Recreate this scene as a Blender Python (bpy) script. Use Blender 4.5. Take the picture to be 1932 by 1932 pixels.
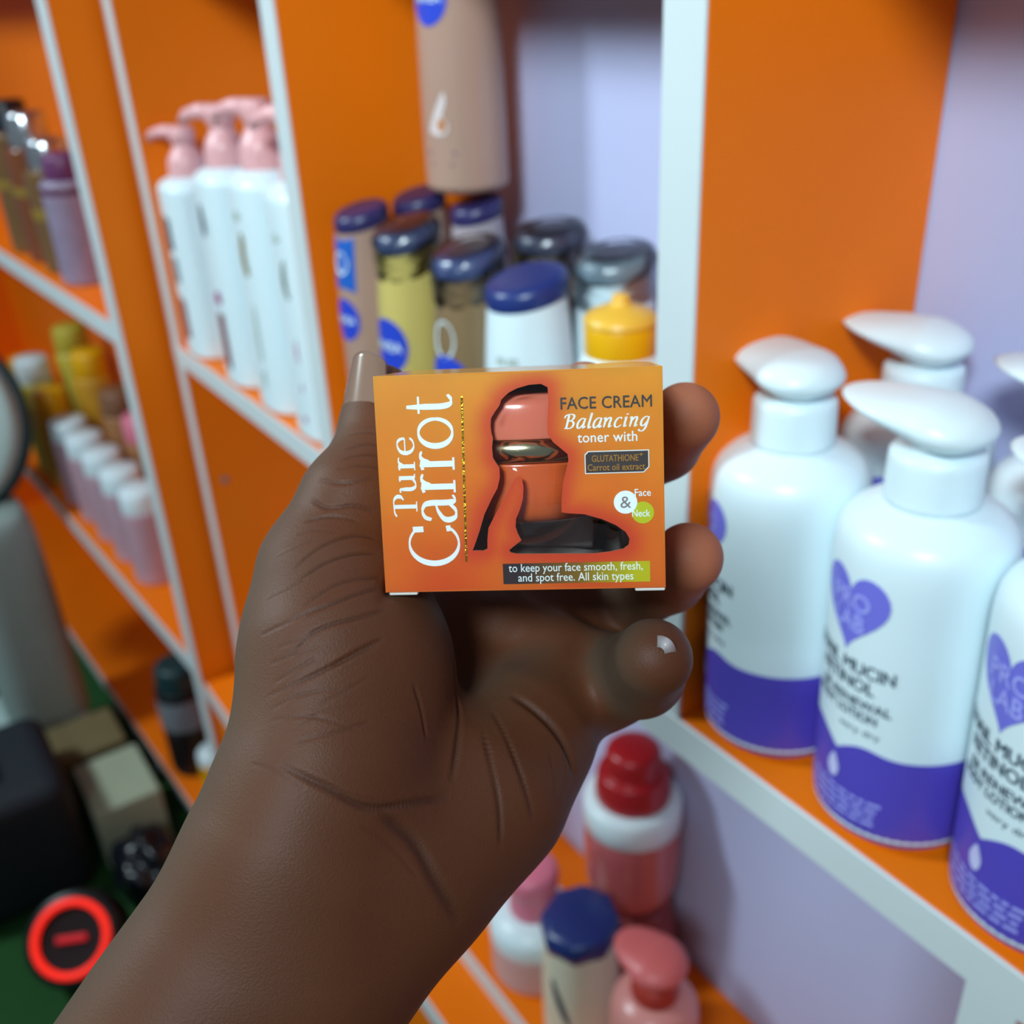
import bpy, bmesh, math, random
import numpy as np
from mathutils import Vector, Matrix
from mathutils.geometry import delaunay_2d_cdt

for _o in list(bpy.data.objects):
    bpy.data.objects.remove(_o)
scene = bpy.context.scene
COL = scene.collection
random.seed(5)
EYE = 1.25                      # height of the phone above the shop floor

# ------------------------------------------------------------------ camera
cam_d = bpy.data.cameras.new('camera')
cam = bpy.data.objects.new('camera', cam_d)
COL.objects.link(cam)
CR = Matrix(((0.56468722, -0.36100742, 0.74216035),
             (0.82412115, 0.2948014, -0.48364911),
             (-0.04418899, 0.88474051, 0.46398444)))
cam.matrix_world = Matrix.Translation((0, 0, EYE)) @ CR.to_4x4()
cam_d.sensor_width = 36.0
cam_d.lens = 36.0
cam_d.clip_start = 0.02
cam_d.clip_end = 50
cam_d.dof.use_dof = True
cam_d.dof.focus_distance = 0.209
cam_d.dof.aperture_fstop = 13.0
scene.camera = cam

# ------------------------------------------------------------------ world and lamps
world = bpy.data.worlds.new('shop_air')
scene.world = world
world.use_nodes = True
bg = world.node_tree.nodes['Background']
bg.inputs['Color'].default_value = (0.72, 0.88, 1.0, 1)
bg.inputs['Strength'].default_value = 0.19

def area_light(name, loc, target, power, sx, sy, col):
    d = bpy.data.lights.new(name, 'AREA')
    d.shape = 'RECTANGLE'
    d.size, d.size_y = sx, sy
    d.energy = power
    d.color = col
    o = bpy.data.objects.new(name, d)
    COL.objects.link(o)
    o.location = loc
    o.rotation_euler = (Vector(target) - Vector(loc)).to_track_quat('-Z', 'Y').to_euler()
    return o

area_light('ceiling_lamp_key', (-1.75, -1.25, EYE + 1.2), (-0.5, 0.3, EYE - 0.2), 42, 0.35, 0.35, (0.77, 0.94, 1.0))
lamp_room = area_light('ceiling_lamp_room', (0.62, -1.0, EYE + 1.02), (-0.45, 0.35, EYE + 0.2), 6.2, 0.4, 0.3, (0.77, 0.94, 1.0))
lamp_room.data.spread = math.radians(58)

scene.view_settings.view_transform = 'Standard'
scene.view_settings.look = 'None'
scene.view_settings.gamma = 1
scene.view_settings.exposure = -0.17
scene.view_settings.use_curve_mapping = False

# ------------------------------------------------------------------ helpers
def lin(r, g, b):
    f = lambda c: (c / 255.0) / 12.92 if c / 255.0 <= 0.04045 else ((c / 255.0 + 0.055) / 1.055) ** 2.4
    return (f(r), f(g), f(b), 1)

MATS = {}
def mat(name, rgb, rough=0.4, var=0.06, scale=30.0, bump=0.0, bscale=200.0, spec=0.5, metal=0.0, coat=0.0, alpha=1.0, trans=0.0, sss=0.0):
    if name in MATS:
        return MATS[name]
    m = bpy.data.materials.new(name)
    m.use_nodes = True
    nt = m.node_tree
    b = nt.nodes['Principled BSDF']
    c = lin(*rgb)
    tc = nt.nodes.new('ShaderNodeTexCoord')
    nz = nt.nodes.new('ShaderNodeTexNoise')
    nz.inputs['Scale'].default_value = scale
    nz.inputs['Detail'].default_value = 4
    nt.links.new(tc.outputs['Object'], nz.inputs['Vector'])
    mx = nt.nodes.new('ShaderNodeMix')
    mx.data_type = 'RGBA'
    mx.inputs['A'].default_value = tuple(max(0, v * (1 - var)) for v in c[:3]) + (1,)
    mx.inputs['B'].default_value = tuple(min(1, v * (1 + var)) for v in c[:3]) + (1,)
    nt.links.new(nz.outputs['Fac'], mx.inputs['Factor'])
    nt.links.new(mx.outputs['Result'], b.inputs['Base Color'])
    b.inputs['Roughness'].default_value = rough
    b.inputs['Specular IOR Level'].default_value = spec
    b.inputs['Metallic'].default_value = metal
    b.inputs['Coat Weight'].default_value = coat
    b.inputs['Coat Roughness'].default_value = 0.08
    b.inputs['Alpha'].default_value = alpha
    b.inputs['Transmission Weight'].default_value = trans
    if sss:
        b.inputs['Subsurface Weight'].default_value = sss
        b.inputs['Subsurface Radius'].default_value = (0.004, 0.002, 0.001)
    if bump:
        n2 = nt.nodes.new('ShaderNodeTexNoise')
        n2.inputs['Scale'].default_value = bscale
        n2.inputs['Detail'].default_value = 3
        nt.links.new(tc.outputs['Object'], n2.inputs['Vector'])
        bp = nt.nodes.new('ShaderNodeBump')
        bp.inputs['Strength'].default_value = bump
        bp.inputs['Distance'].default_value = 0.001
        nt.links.new(n2.outputs['Fac'], bp.inputs['Height'])
        nt.links.new(bp.outputs['Normal'], b.inputs['Normal'])
    MATS[name] = m
    return m

def film_mat(name, gloss=0.10, rough=0.06, tint=(1, 1, 1, 1), bump=0.0, bscale=60):
    if name in MATS:
        return MATS[name]
    m = bpy.data.materials.new(name)
    m.use_nodes = True
    nt = m.node_tree
    nt.nodes.remove(nt.nodes['Principled BSDF'])
    out = nt.nodes['Material Output']
    tr = nt.nodes.new('ShaderNodeBsdfTransparent')
    tr.inputs['Color'].default_value = tint
    gl = nt.nodes.new('ShaderNodeBsdfGlossy')
    gl.inputs['Roughness'].default_value = rough
    ms = nt.nodes.new('ShaderNodeMixShader')
    fr = nt.nodes.new('ShaderNodeFresnel')
    fr.inputs['IOR'].default_value = 1.45
    ad = nt.nodes.new('ShaderNodeMath')
    ad.operation = 'ADD'
    ad.inputs[1].default_value = gloss
    nt.links.new(fr.outputs['Fac'], ad.inputs[0])
    nt.links.new(ad.outputs['Value'], ms.inputs['Fac'])
    nt.links.new(tr.outputs['BSDF'], ms.inputs[1])
    nt.links.new(gl.outputs['BSDF'], ms.inputs[2])
    nt.links.new(ms.outputs['Shader'], out.inputs['Surface'])
    if bump:
        tc = nt.nodes.new('ShaderNodeTexCoord')
        nz = nt.nodes.new('ShaderNodeTexNoise')
        nz.inputs['Scale'].default_value = bscale
        nt.links.new(tc.outputs['Object'], nz.inputs['Vector'])
        bp = nt.nodes.new('ShaderNodeBump')
        bp.inputs['Strength'].default_value = bump
        bp.inputs['Distance'].default_value = 0.004
        nt.links.new(nz.outputs['Fac'], bp.inputs['Height'])
        nt.links.new(bp.outputs['Normal'], gl.inputs['Normal'])
    MATS[name] = m
    return m

def mesh_obj(name, verts, faces, m, parent=None, smooth=True, loc=None):
    me = bpy.data.meshes.new(name)
    me.from_pydata([tuple(v) for v in verts], [], [tuple(f) for f in faces])
    me.validate()
    if smooth:
        me.shade_smooth()
    if m:
        me.materials.append(m)
    o = bpy.data.objects.new(name, me)
    COL.objects.link(o)
    if parent:
        o.parent = parent
    if loc is not None:
        o.location = loc
    return o

def tag(o, label, cat, group=None, kind=None):
    o['label'] = label
    o['category'] = cat
    if group:
        o['group'] = group
    if kind:
        o['kind'] = kind
    return o

def thing(name, label, cat, loc=(0, 0, 0), rz=0.0, group=None):
    o = bpy.data.objects.new(name, None)
    o.empty_display_size = 0.02
    COL.objects.link(o)
    o.location = loc
    o.rotation_euler = (0, 0, rz)
    return tag(o, label, cat, group)

def copy_tree(o, parent=None):
    c = o.copy()
    COL.objects.link(c)
    c.parent = parent
    for ch in list(o.children):
        copy_tree(ch, c)
    return c

def bevel_box(name, lo, hi, m, parent=None, bev=0.0015, seg=2):
    bm = bmesh.new()
    bmesh.ops.create_cube(bm, size=1)
    for v in bm.verts:
        v.co = Vector([(lo[i] + hi[i]) / 2 + v.co[i] * (hi[i] - lo[i]) for i in range(3)])
    if bev:
        bmesh.ops.bevel(bm, geom=list(bm.edges), offset=bev, segments=seg, profile=0.5, affect='EDGES')
    me = bpy.data.meshes.new(name)
    bm.to_mesh(me)
    bm.free()
    if m:
        me.materials.append(m)
    o = bpy.data.objects.new(name, me)
    COL.objects.link(o)
    if parent:
        o.parent = parent
    return o

def lathe(name, prof, m, parent=None, seg=40, rx=1.0, ry=1.0, slant=(0, 0), closed=True, wob=0.0, offs=(0, 0), p=2.0):
    """turn a profile [(r, z)]; rx, ry squash it; slant tilts the heights; p>2 squares the section"""
    V, F = [], []
    rnd = random.Random(len(prof) * 7 + seg)
    for i, (r, z) in enumerate(prof):
        for k in range(seg):
            a = 2 * math.pi * k / seg
            ca, sa = math.cos(a), math.sin(a)
            q = (abs(ca) ** p + abs(sa) ** p) ** (-1.0 / p)
            w = 1 + wob * (rnd.random() - 0.5)
            x, y = r * rx * ca * q * w, r * ry * sa * q * w
            t = i / max(1, len(prof) - 1)
            V.append((x + offs[0], y + offs[1], z + (slant[0] * x + slant[1] * y) + wob * 0.01 * (rnd.random() - 0.5)))
    n = len(prof)
    for i in range(n - 1):
        for k in range(seg):
            k2 = (k + 1) % seg
            F.append((i * seg + k, i * seg + k2, (i + 1) * seg + k2, (i + 1) * seg + k))
    if closed:
        F.append(tuple(reversed(range(seg))))
        F.append(tuple((n - 1) * seg + k for k in range(seg)))
    o = mesh_obj(name, V, F, m, parent)
    return o

def smooth_prof(pts, n=6):
    """round a profile polyline with a Catmull-Rom curve"""
    P = [Vector((a, b, 0)) for a, b in pts]
    out = []
    for i in range(len(P) - 1):
        p0, p1, p2, p3 = P[max(i - 1, 0)], P[i], P[i + 1], P[min(i + 2, len(P) - 1)]
        for k in range(n):
            t = k / n
            q = 0.5 * ((2 * p1) + (p2 - p0) * t + (2 * p0 - 5 * p1 + 4 * p2 - p3) * t * t + (3 * p1 - p0 - 3 * p2 + p3) * t ** 3)
            out.append((max(q.x, 0.0001), q.y))
    out.append((P[-1].x, P[-1].y))
    return out

def catmull(pts, n=10):
    P = [Vector(p) for p in pts]
    out = []
    for i in range(len(P) - 1):
        p0, p1, p2, p3 = P[max(i - 1, 0)], P[i], P[i + 1], P[min(i + 2, len(P) - 1)]
        for k in range(n):
            t = k / n
            out.append(0.5 * ((2 * p1) + (p2 - p0) * t + (2 * p0 - 5 * p1 + 4 * p2 - p3) * t * t + (3 * p1 - p0 - 3 * p2 + p3) * t ** 3))
    out.append(P[-1])
    return out

def tube(name, pts, r, m, parent=None, seg=12, closed=False):
    V, F = [], []
    n = len(pts)
    P = [Vector(p) for p in pts]
    rr = r if isinstance(r, (list, tuple)) else [r] * n
    for i in range(n):
        a = P[(i - 1) % n] if closed else P[max(i - 1, 0)]
        b = P[(i + 1) % n] if closed else P[min(i + 1, n - 1)]
        d = (b - a).normalized()
        u = d.cross(Vector((0.12, 0.3, 1))).normalized()
        w = d.cross(u)
        for k in range(seg):
            t = 2 * math.pi * k / seg
            V.append(P[i] + (u * math.cos(t) + w * math.sin(t)) * rr[i])
    rng = n if closed else n - 1
    for i in range(rng):
        j = (i + 1) % n
        for k in range(seg):
            k2 = (k + 1) % seg
            F.append((i * seg + k, i * seg + k2, j * seg + k2, j * seg + k))
    if not closed:
        F.append(tuple(reversed(range(seg))))
        F.append(tuple((n - 1) * seg + k for k in range(seg)))
    return mesh_obj(name, V, F, m, parent)

def inside(pt, poly):
    x, y = pt
    c = False
    j = len(poly) - 1
    for i in range(len(poly)):
        xi, yi = poly[i]
        xj, yj = poly[j]
        if (yi > y) != (yj > y) and x < (xj - xi) * (y - yi) / (yj - yi) + xi:
            c = not c
        j = i
    return c

def fill(outer, hole=None, step=None):
    """triangles of a flat outline (with an optional hole), refined by a grid of points"""
    pts = [Vector(p) for p in outer]
    edges = [(i, (i + 1) % len(outer)) for i in range(len(outer))]
    if hole:
        b = len(pts)
        pts += [Vector(p) for p in hole]
        edges += [(b + i, b + (i + 1) % len(hole)) for i in range(len(hole))]
    if step:
        xs = [p[0] for p in outer]
        ys = [p[1] for p in outer]
        y = min(ys) + step / 2
        while y < max(ys):
            x = min(xs) + step / 2
            while x < max(xs):
                if inside((x, y), outer) and not (hole and inside((x, y), hole)):
                    pts.append(Vector((x, y)))
                x += step
            y += step
    v, e, f, *_ = delaunay_2d_cdt(pts, edges, [], 0, 1e-7)
    F = []
    for t in f:
        cx = sum(v[i][0] for i in t) / len(t)
        cy = sum(v[i][1] for i in t) / len(t)
        if inside((cx, cy), outer) and not (hole and inside((cx, cy), hole)):
            F.append(tuple(t))
    return [(p[0], p[1]) for p in v], F

def text2d(body, width=None, height=None, bold=0.0, shear=0.0, align='LEFT', spacing=1.0):
    """outlines of a line of sans lettering as flat triangles, scaled to a width and a height"""
    cu = bpy.data.curves.new('lettering', 'FONT')
    cu.body = body
    cu.size = 1
    cu.shear = shear
    cu.space_character = spacing
    cu.resolution_u = 3
    o = bpy.data.objects.new('lettering', cu)
    me = bpy.data.meshes.new_from_object(o)
    V = [(v.co.x, v.co.y) for v in me.vertices]
    F = [tuple(p.vertices) for p in me.polygons]
    bpy.data.objects.remove(o)
    bpy.data.curves.remove(cu)
    bpy.data.meshes.remove(me)
    x0, x1 = min(v[0] for v in V), max(v[0] for v in V)
    sx = width / (x1 - x0) if width else 1
    sy = height / 0.72 if height else sx
    V = [((v[0] - x0) * sx, v[1] * sy) for v in V]
    if bold:
        nv, b = len(V), bold * sy
        V0, F0 = V, F
        V, F = [], []
        for c, (dx, dy) in enumerate(((-b, 0), (b, 0), (0, b), (0, -b), (0, 0))):
            k = len(V)
            V = V + [(p[0] + dx, p[1] + dy, c) for p in V0]
            F = F + [tuple(i + k for i in f) for f in F0]
    if align == 'CENTER':
        w = (x1 - x0) * sx / 2
        V = [(v[0] - w,) + tuple(v[1:]) for v in V]
    return V, F

# broad-nib lettering for the serif and the script words
def arc(cx, cy, rx, ry, a0, a1, n=18):
    return [(cx + rx * math.cos(math.radians(a0 + (a1 - a0) * i / n)), cy + ry * math.sin(math.radians(a0 + (a1 - a0) * i / n))) for i in range(n + 1)]

def crv(pts, n=6):
    return [(p.x, p.y) for p in catmull([(a, b, 0) for a, b in pts], n)]

GLYPH = {
    'C': (0.74, [arc(0.40, 0.35, 0.36, 0.37, 48, 318, 30), [(0.655, 0.66), (0.66, 0.50)], [(0.67, 0.09), (0.66, 0.16)]]),
    'a': (0.50, [crv([(0.07, 0.37), (0.11, 0.46), (0.22, 0.50), (0.33, 0.46), (0.365, 0.36), (0.365, 0.20), (0.375, 0.07), (0.42, 0.01), (0.50, 0.04)]),
                 crv([(0.36, 0.30), (0.22, 0.265), (0.09, 0.19), (0.06, 0.10), (0.12, 0.01), (0.24, 0.01), (0.36, 0.11)])]),
    'r': (0.38, [[(0.13, 0.0), (0.13, 0.5)], [(0.03, 0.46), (0.13, 0.49)], [(0.02, 0.005), (0.24, 0.005)], crv([(0.14, 0.34), (0.19, 0.44), (0.27, 0.49), (0.36, 0.47)])]),
    'o': (0.56, [arc(0.28, 0.25, 0.235, 0.25, 0, 360, 36)]),
    't': (0.36, [crv([(0.15, 0.66), (0.15, 0.4), (0.15, 0.14), (0.19, 0.02), (0.27, 0.0), (0.35, 0.05)]), [(0.03, 0.48), (0.33, 0.48)]]),
    'P': (0.50, [[(0.19, 0.0), (0.19, 0.68)], [(0.06, 0.005), (0.32, 0.005)], crv([(-0.06, 0.62), (0.02, 0.68), (0.2, 0.70), (0.36, 0.69), (0.45, 0.60), (0.44, 0.47), (0.36, 0.40)])]),
    'u': (0.54, [crv([(0.11, 0.49), (0.11, 0.3), (0.115, 0.12), (0.18, 0.01), (0.29, 0.02), (0.39, 0.12)]), [(0.02, 0.47), (0.11, 0.49)], [(0.40, 0.5), (0.40, 0.02)], [(0.31, 0.47), (0.40, 0.49)], [(0.40, 0.03), (0.50, 0.02)]]),
    'e': (0.48, [[(0.06, 0.27), (0.43, 0.27)], crv([(0.43, 0.27), (0.41, 0.41), (0.33, 0.49), (0.22, 0.49), (0.10, 0.41), (0.055, 0.25), (0.10, 0.09), (0.22, 0.0), (0.36, 0.03), (0.44, 0.12)])]),
    'B': (0.60, [[(0.16, 0.0), (0.16, 0.66)], crv([(-0.04, 0.52), (0.0, 0.64), (0.16, 0.70), (0.36, 0.69), (0.45, 0.58), (0.38, 0.43), (0.20, 0.37)]), crv([(0.20, 0.37), (0.40, 0.35), (0.50, 0.22), (0.42, 0.05), (0.22, 0.0), (0.04, 0.02)])]),
    'A': (0.48, [crv([(0.40, 0.42), (0.26, 0.49), (0.10, 0.36), (0.06, 0.14), (0.14, 0.0), (0.26, 0.06), (0.38, 0.26)]), crv([(0.41, 0.49), (0.37, 0.22), (0.39, 0.02), (0.50, 0.10)])]),
    'l': (0.26, [crv([(0.08, 0.66), (0.15, 0.72), (0.13, 0.4), (0.12, 0.1), (0.17, 0.0), (0.26, 0.08)])]),
    'n': (0.52, [crv([(0.0, 0.42), (0.08, 0.48), (0.10, 0.3), (0.09, 0.0)]), crv([(0.10, 0.24), (0.20, 0.42), (0.31, 0.49), (0.37, 0.40), (0.35, 0.2), (0.36, 0.02), (0.47, 0.10)])]),
    'c': (0.42, [crv([(0.36, 0.40), (0.30, 0.48), (0.16, 0.44), (0.07, 0.28), (0.07, 0.10), (0.16, 0.0), (0.28, 0.02), (0.40, 0.12)])]),
    'i': (0.26, [crv([(0.03, 0.42), (0.11, 0.48), (0.10, 0.26), (0.11, 0.03), (0.22, 0.09)]), [(0.13, 0.66), (0.14, 0.60)]]),
    'g': (0.48, [crv([(0.38, 0.44), (0.26, 0.49), (0.10, 0.36), (0.06, 0.16), (0.14, 0.03), (0.26, 0.08), (0.36, 0.26)]), crv([(0.41, 0.49), (0.38, 0.2), (0.34, -0.08), (0.22, -0.22), (0.06, -0.20), (0.02, -0.12)])]),
}
def nib(body, width, height, thick=0.085, thin=0.03, shear=0.0, gap=0.0):
    V, F = [], []
    x = 0.0
    for ch in body:
        adv, strokes = GLYPH[ch]
        for ns, s in enumerate(strokes):
            n = len(s)
            base = len(V)
            for i in range(n):
                a = s[max(i - 1, 0)]
                b = s[min(i + 1, n - 1)]
                dx, dy = b[0] - a[0], b[1] - a[1]
                L = math.hypot(dx, dy) or 1
                dx, dy = dx / L, dy / L
                w = (thin + (thick - thin) * abs(dy) ** 1.3) / 2
                if len(s) > 8 and s[0] != s[-1]:
                    w *= min(1.0, 0.55 + 0.45 * min(i, n - 1 - i) / (n * 0.2))
                V.append((x + s[i][0] - dy * w, s[i][1] + dx * w, ns))
                V.append((x + s[i][0] + dy * w, s[i][1] - dx * w, ns))
            for i in range(n - 1):
                F.append((base + 2 * i, base + 2 * i + 1, base + 2 * i + 3, base + 2 * i + 2))
        x += adv + gap
    V = [(a + shear * b, b, c) for a, b, c in V]
    x0, x1 = min(v[0] for v in V), max(v[0] for v in V)
    sx = width / (x1 - x0)
    sy = height / 0.72
    return [((a - x0) * sx, b * sy, c) for a, b, c in V], F

def wrap(name, VF, rx, ry, rfun, ang, z0, m, parent, off=0.0003, slantx=0.0):
    """lay flat triangles round a turned body; x runs along the girth, y up"""
    V, F = VF
    out = []
    for v in V:
        x, y = v[0], v[1]
        of = off + (0.00001 * v[2] if len(v) > 2 else 0)
        z = z0 + y
        r = rfun(z)
        a = ang + x / (r * (rx + ry) / 2)
        out.append(((r * rx + of) * math.cos(a), (r * ry + of) * math.sin(a), z))
    return mesh_obj(name, out, F, m, parent, smooth=False)

def prof_radius(prof):
    zs = [p[1] for p in prof]
    rs = [p[0] for p in prof]
    return lambda z: float(np.interp(z, zs, rs))

def oval(w, h, n=32):
    return [(w / 2 * math.cos(2 * math.pi * i / n), h / 2 * math.sin(2 * math.pi * i / n)) for i in range(n)]

def rect(w, h, r=0.0):
    return [(-w / 2, -h / 2), (w / 2, -h / 2), (w / 2, h / 2), (-w / 2, h / 2)]

W3 = lambda x, y, z: (x, y, EYE + z)      # shelf points were surveyed from the phone's height

# ------------------------------------------------------------------ materials of the shop fittings
ORANGE = mat('orange_laminate', (246, 120, 6), 0.5, 0.05, 9, 0.02, 400, spec=0.2)
EDGE = mat('white_edge_band', (214, 222, 224), 0.45, 0.04, 20)
LILAC = mat('lilac_wall_paint', (186, 190, 226), 0.75, 0.05, 6, 0.08, 300, spec=0.25)
WHITE = mat('white_plastic', (226, 242, 248), 0.35, 0.02, 20)
PURPLE = mat('purple_sleeve_print', (88, 74, 190), 0.35, 0.05, 30)
PURPLE_L = mat('periwinkle_print', (120, 118, 222), 0.4, 0.04, 30)
PURPLE_T = mat('pale_purple_print', (172, 174, 250), 0.4, 0.03, 30)
INK = mat('dark_teal_ink', (32, 62, 82), 0.5, 0.05, 30)
NAVY = mat('navy_cap_plastic', (34, 52, 116), 0.32, 0.06, 40)
NAVY_D = mat('deep_navy_cap_plastic', (46, 42, 92), 0.35, 0.06, 40)
BLUE = mat('royal_blue_print', (40, 70, 200), 0.4, 0.05, 40)
PINK = mat('pale_pink_plastic', (236, 176, 178), 0.35, 0.04, 40)
PINKM = mat('rose_pink_plastic', (226, 124, 148), 0.35, 0.04, 40)
CORAL = mat('coral_pink_plastic', (226, 112, 112), 0.4, 0.04, 40)
RED = mat('crimson_cap_plastic', (168, 30, 38), 0.3, 0.05, 40)
YELLOW = mat('amber_yellow_plastic', (240, 178, 16), 0.35, 0.05, 30)
BROWN = mat('mauve_brown_bottle', (176, 142, 126), 0.28, 0.05, 20)
GOLDOIL = mat('golden_oil', (206, 186, 106), 0.16, 0.08, 16, coat=0.3)
DARKOIL = mat('amber_brown_oil', (136, 110, 78), 0.16, 0.10, 16, coat=0.3)
CREAM = mat('cream_bottle', (226, 220, 196), 0.35, 0.04, 20)
BLACK = mat('black_plastic', (20, 22, 26), 0.35, 0.1, 40)
TEAL = mat('dark_teal_plastic', (26, 58, 62), 0.4, 0.06, 40)
GREYP = mat('grey_label', (120, 128, 138), 0.5, 0.05, 40)
PALEG = mat('pale_grey_green_plastic', (184, 204, 200), 0.5, 0.05, 10)
FILM = film_mat('shrink_film', 0.02, 0.2, (0.98, 0.99, 1, 1), bump=0.4, bscale=120)

# ------------------------------------------------------------------ room
fl = bevel_box('floor', (-4.5, -2.5, -0.05), (2.0, 0.6, 0.0), mat('green_carpet', (30, 82, 32), 0.95, 0.35, 160, 0.6, 500), bev=0)
fl['kind'] = 'structure'
wl = bevel_box('wall_back', (-4.5, 0.457, 0.0), (2.0, 0.55, 2.7), LILAC, bev=0)
wl['kind'] = 'structure'
w2 = bevel_box('wall_left', (-3.5, -2.5, 0.0), (-3.4, 0.457, 2.7), LILAC, bev=0)
w2['kind'] = 'structure'

# ------------------------------------------------------------------ main shelving
FY, BY = 0.30, 0.456
main = thing('shelving_unit', 'orange laminate wall shelving with white front edges, against the lilac wall', 'shelving', (0, 0, EYE))
def board(name, lo, hi, parent, side, m=None):
    """a board with a white edge band along its front"""
    b = bevel_box(name, (lo[0], lo[1] + 0.0012, lo[2]), hi, m or ORANGE, parent, bev=0.0008, seg=1)
    e = bevel_box('edge_strip', (lo[0] - 0.0004, lo[1] - 0.0008, lo[2] - 0.0004), (hi[0] + 0.0004, lo[1] + 0.0012, hi[2] + 0.0004), EDGE, b, bev=0.0005, seg=1)
    return b
for z in (0.087, -0.35, -0.787):
    board('shelf', (-1.146, FY, z - 0.022), (0.62, BY, z), main, 'x')
for x0, x1, zz in ((-0.334, -0.311, (-0.35, 0.065)), (-0.746, -0.723, (-0.35, 0.065)), (-1.146, -1.122, (-0.35, 0.065)), (0.08, 0.103, (-0.35, 0.065)),
                   (-0.746, -0.723, (-0.787, -0.372)), (-1.146, -1.122, (-0.787, -0.372)), (-0.137, -0.115, (-0.787, -0.372)), (0.598, 0.62, (-0.787, 0.065)),
                   (-0.334, -0.311, (0.087, 0.5)), (-0.746, -0.723, (0.087, 0.5)), (-1.146, -1.122, (0.087, 0.5))):
    board('divider', (x0, FY + 0.0005, zz[0]), (x1, BY, zz[1]), main, 'z')
base = thing('base_cabinet', 'low orange base cabinet with pale top edge, under the wall shelving', 'cabinet', (0, 0, EYE))
board('top', (-1.15, 0.252, -0.832), (0.62, BY, -0.8095), base, 'x')
bevel_box('carcass', (-1.15, 0.268, -1.25), (0.62, BY, -0.832), ORANGE, base)
for k in range(4):
    x = -1.14 + k * 0.44
    dr = bevel_box('door', (x, 0.256, -1.18), (x + 0.425, 0.268, -0.84), ORANGE, base)
    bevel_box('handle', (x + 0.37, 0.244, -0.95), (x + 0.38, 0.256, -0.88), EDGE, dr)

for sx_, sy_, sz_ in ((-1.1215, 0.322, -0.521),):
    lathe('screw_cap', [(0.004, 0.0), (0.004, 0.0012), (0.002, 0.0016)], GREYP, main, 12).matrix_local = Matrix.Translation((sx_, sy_, sz_)) @ Matrix.Rotation(math.pi / 2, 4, 'Y')
# left unit, standing a little forward and turned
LU = thing('shelving_unit', 'orange shelving standing forward at the left end, with grey-white shelf edges', 'shelving', (-1.16, 0.25, EYE), math.radians(3))
for z in (0.12, -0.327, -0.787, -1.19):
    board('shelf', (-1.6, 0.0, z - 0.024), (-0.03, 0.185, z), LU, 'x')
board('side_panel', (-0.0295, 0.0005, -1.249), (0.0, 0.2, 0.5), LU, 'z')
board('side_panel', (-1.63, 0.0005, -1.249), (-1.601, 0.2, 0.5), LU, 'z')
bevel_box('back_panel', (-1.6, 0.187, -1.249), (-0.03, 0.199, 0.5), ORANGE, LU)

# ------------------------------------------------------------------ purple and white pump lotions
PB_PROF = smooth_prof([(0.0355, 0.0), (0.0385, 0.004), (0.039, 0.012), (0.039, 0.06), (0.039, 0.11), (0.0388, 0.135), (0.036, 0.1455), (0.029, 0.1515), (0.0205, 0.155), (0.0195, 0.157)], 5)
PB_R = prof_radius(PB_PROF)
def teardrop_head(name, m, parent, back=0.021, tip=0.043, h=0.011, loc=(0, 0, 0), rz=0.0, tilt=-0.16):
    seg = 48
    rings = [(0.0, 1.0), (0.35, 0.97), (0.65, 0.82), (0.86, 0.55), (0.96, 0.25), (1.0, 0.0), (0.97, -0.22), (0.85, -0.5), (0.65, -0.78), (0.5, -0.95)]
    V, F = [], []
    for t, zz in rings:
        for k in range(seg):
            a = 2 * math.pi * k / seg
            R = back + (tip - back) * max(0.0, math.cos(a)) ** 2.6
            x, y = R * t * math.cos(a), R * t * math.sin(a) * (1 - 0.12 * max(0, math.cos(a)))
            taper = 1 - 0.68 * max(0.0, x / tip)
            z = zz * h * taper - tilt * max(x, -0.012) * 0.9
            V.append((x, y, z))
    for i in range(len(rings) - 1):
        for k in range(seg):
            k2 = (k + 1) % seg
            F.append((i * seg + k, i * seg + k2, (i + 1) * seg + k2, (i + 1) * seg + k))
    F.append(tuple((len(rings) - 1) * seg + k for k in reversed(range(seg))))
    o = mesh_obj(name, V, [tuple(reversed(f)) for f in F], m, parent, loc=loc)
    o.rotation_euler = (0, 0, rz)
    return o
def heart(w, h, n=40):
    P = []
    for i in range(n):
        t = 2 * math.pi * i / n
        x = 16 * math.sin(t) ** 3
        y = 13 * math.cos(t) - 5 * math.cos(2 * t) - 2 * math.cos(3 * t) - math.cos(4 * t)
        P.append((x / 32 * w, (y + 2.5) / 29 * h))
    return P
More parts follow.
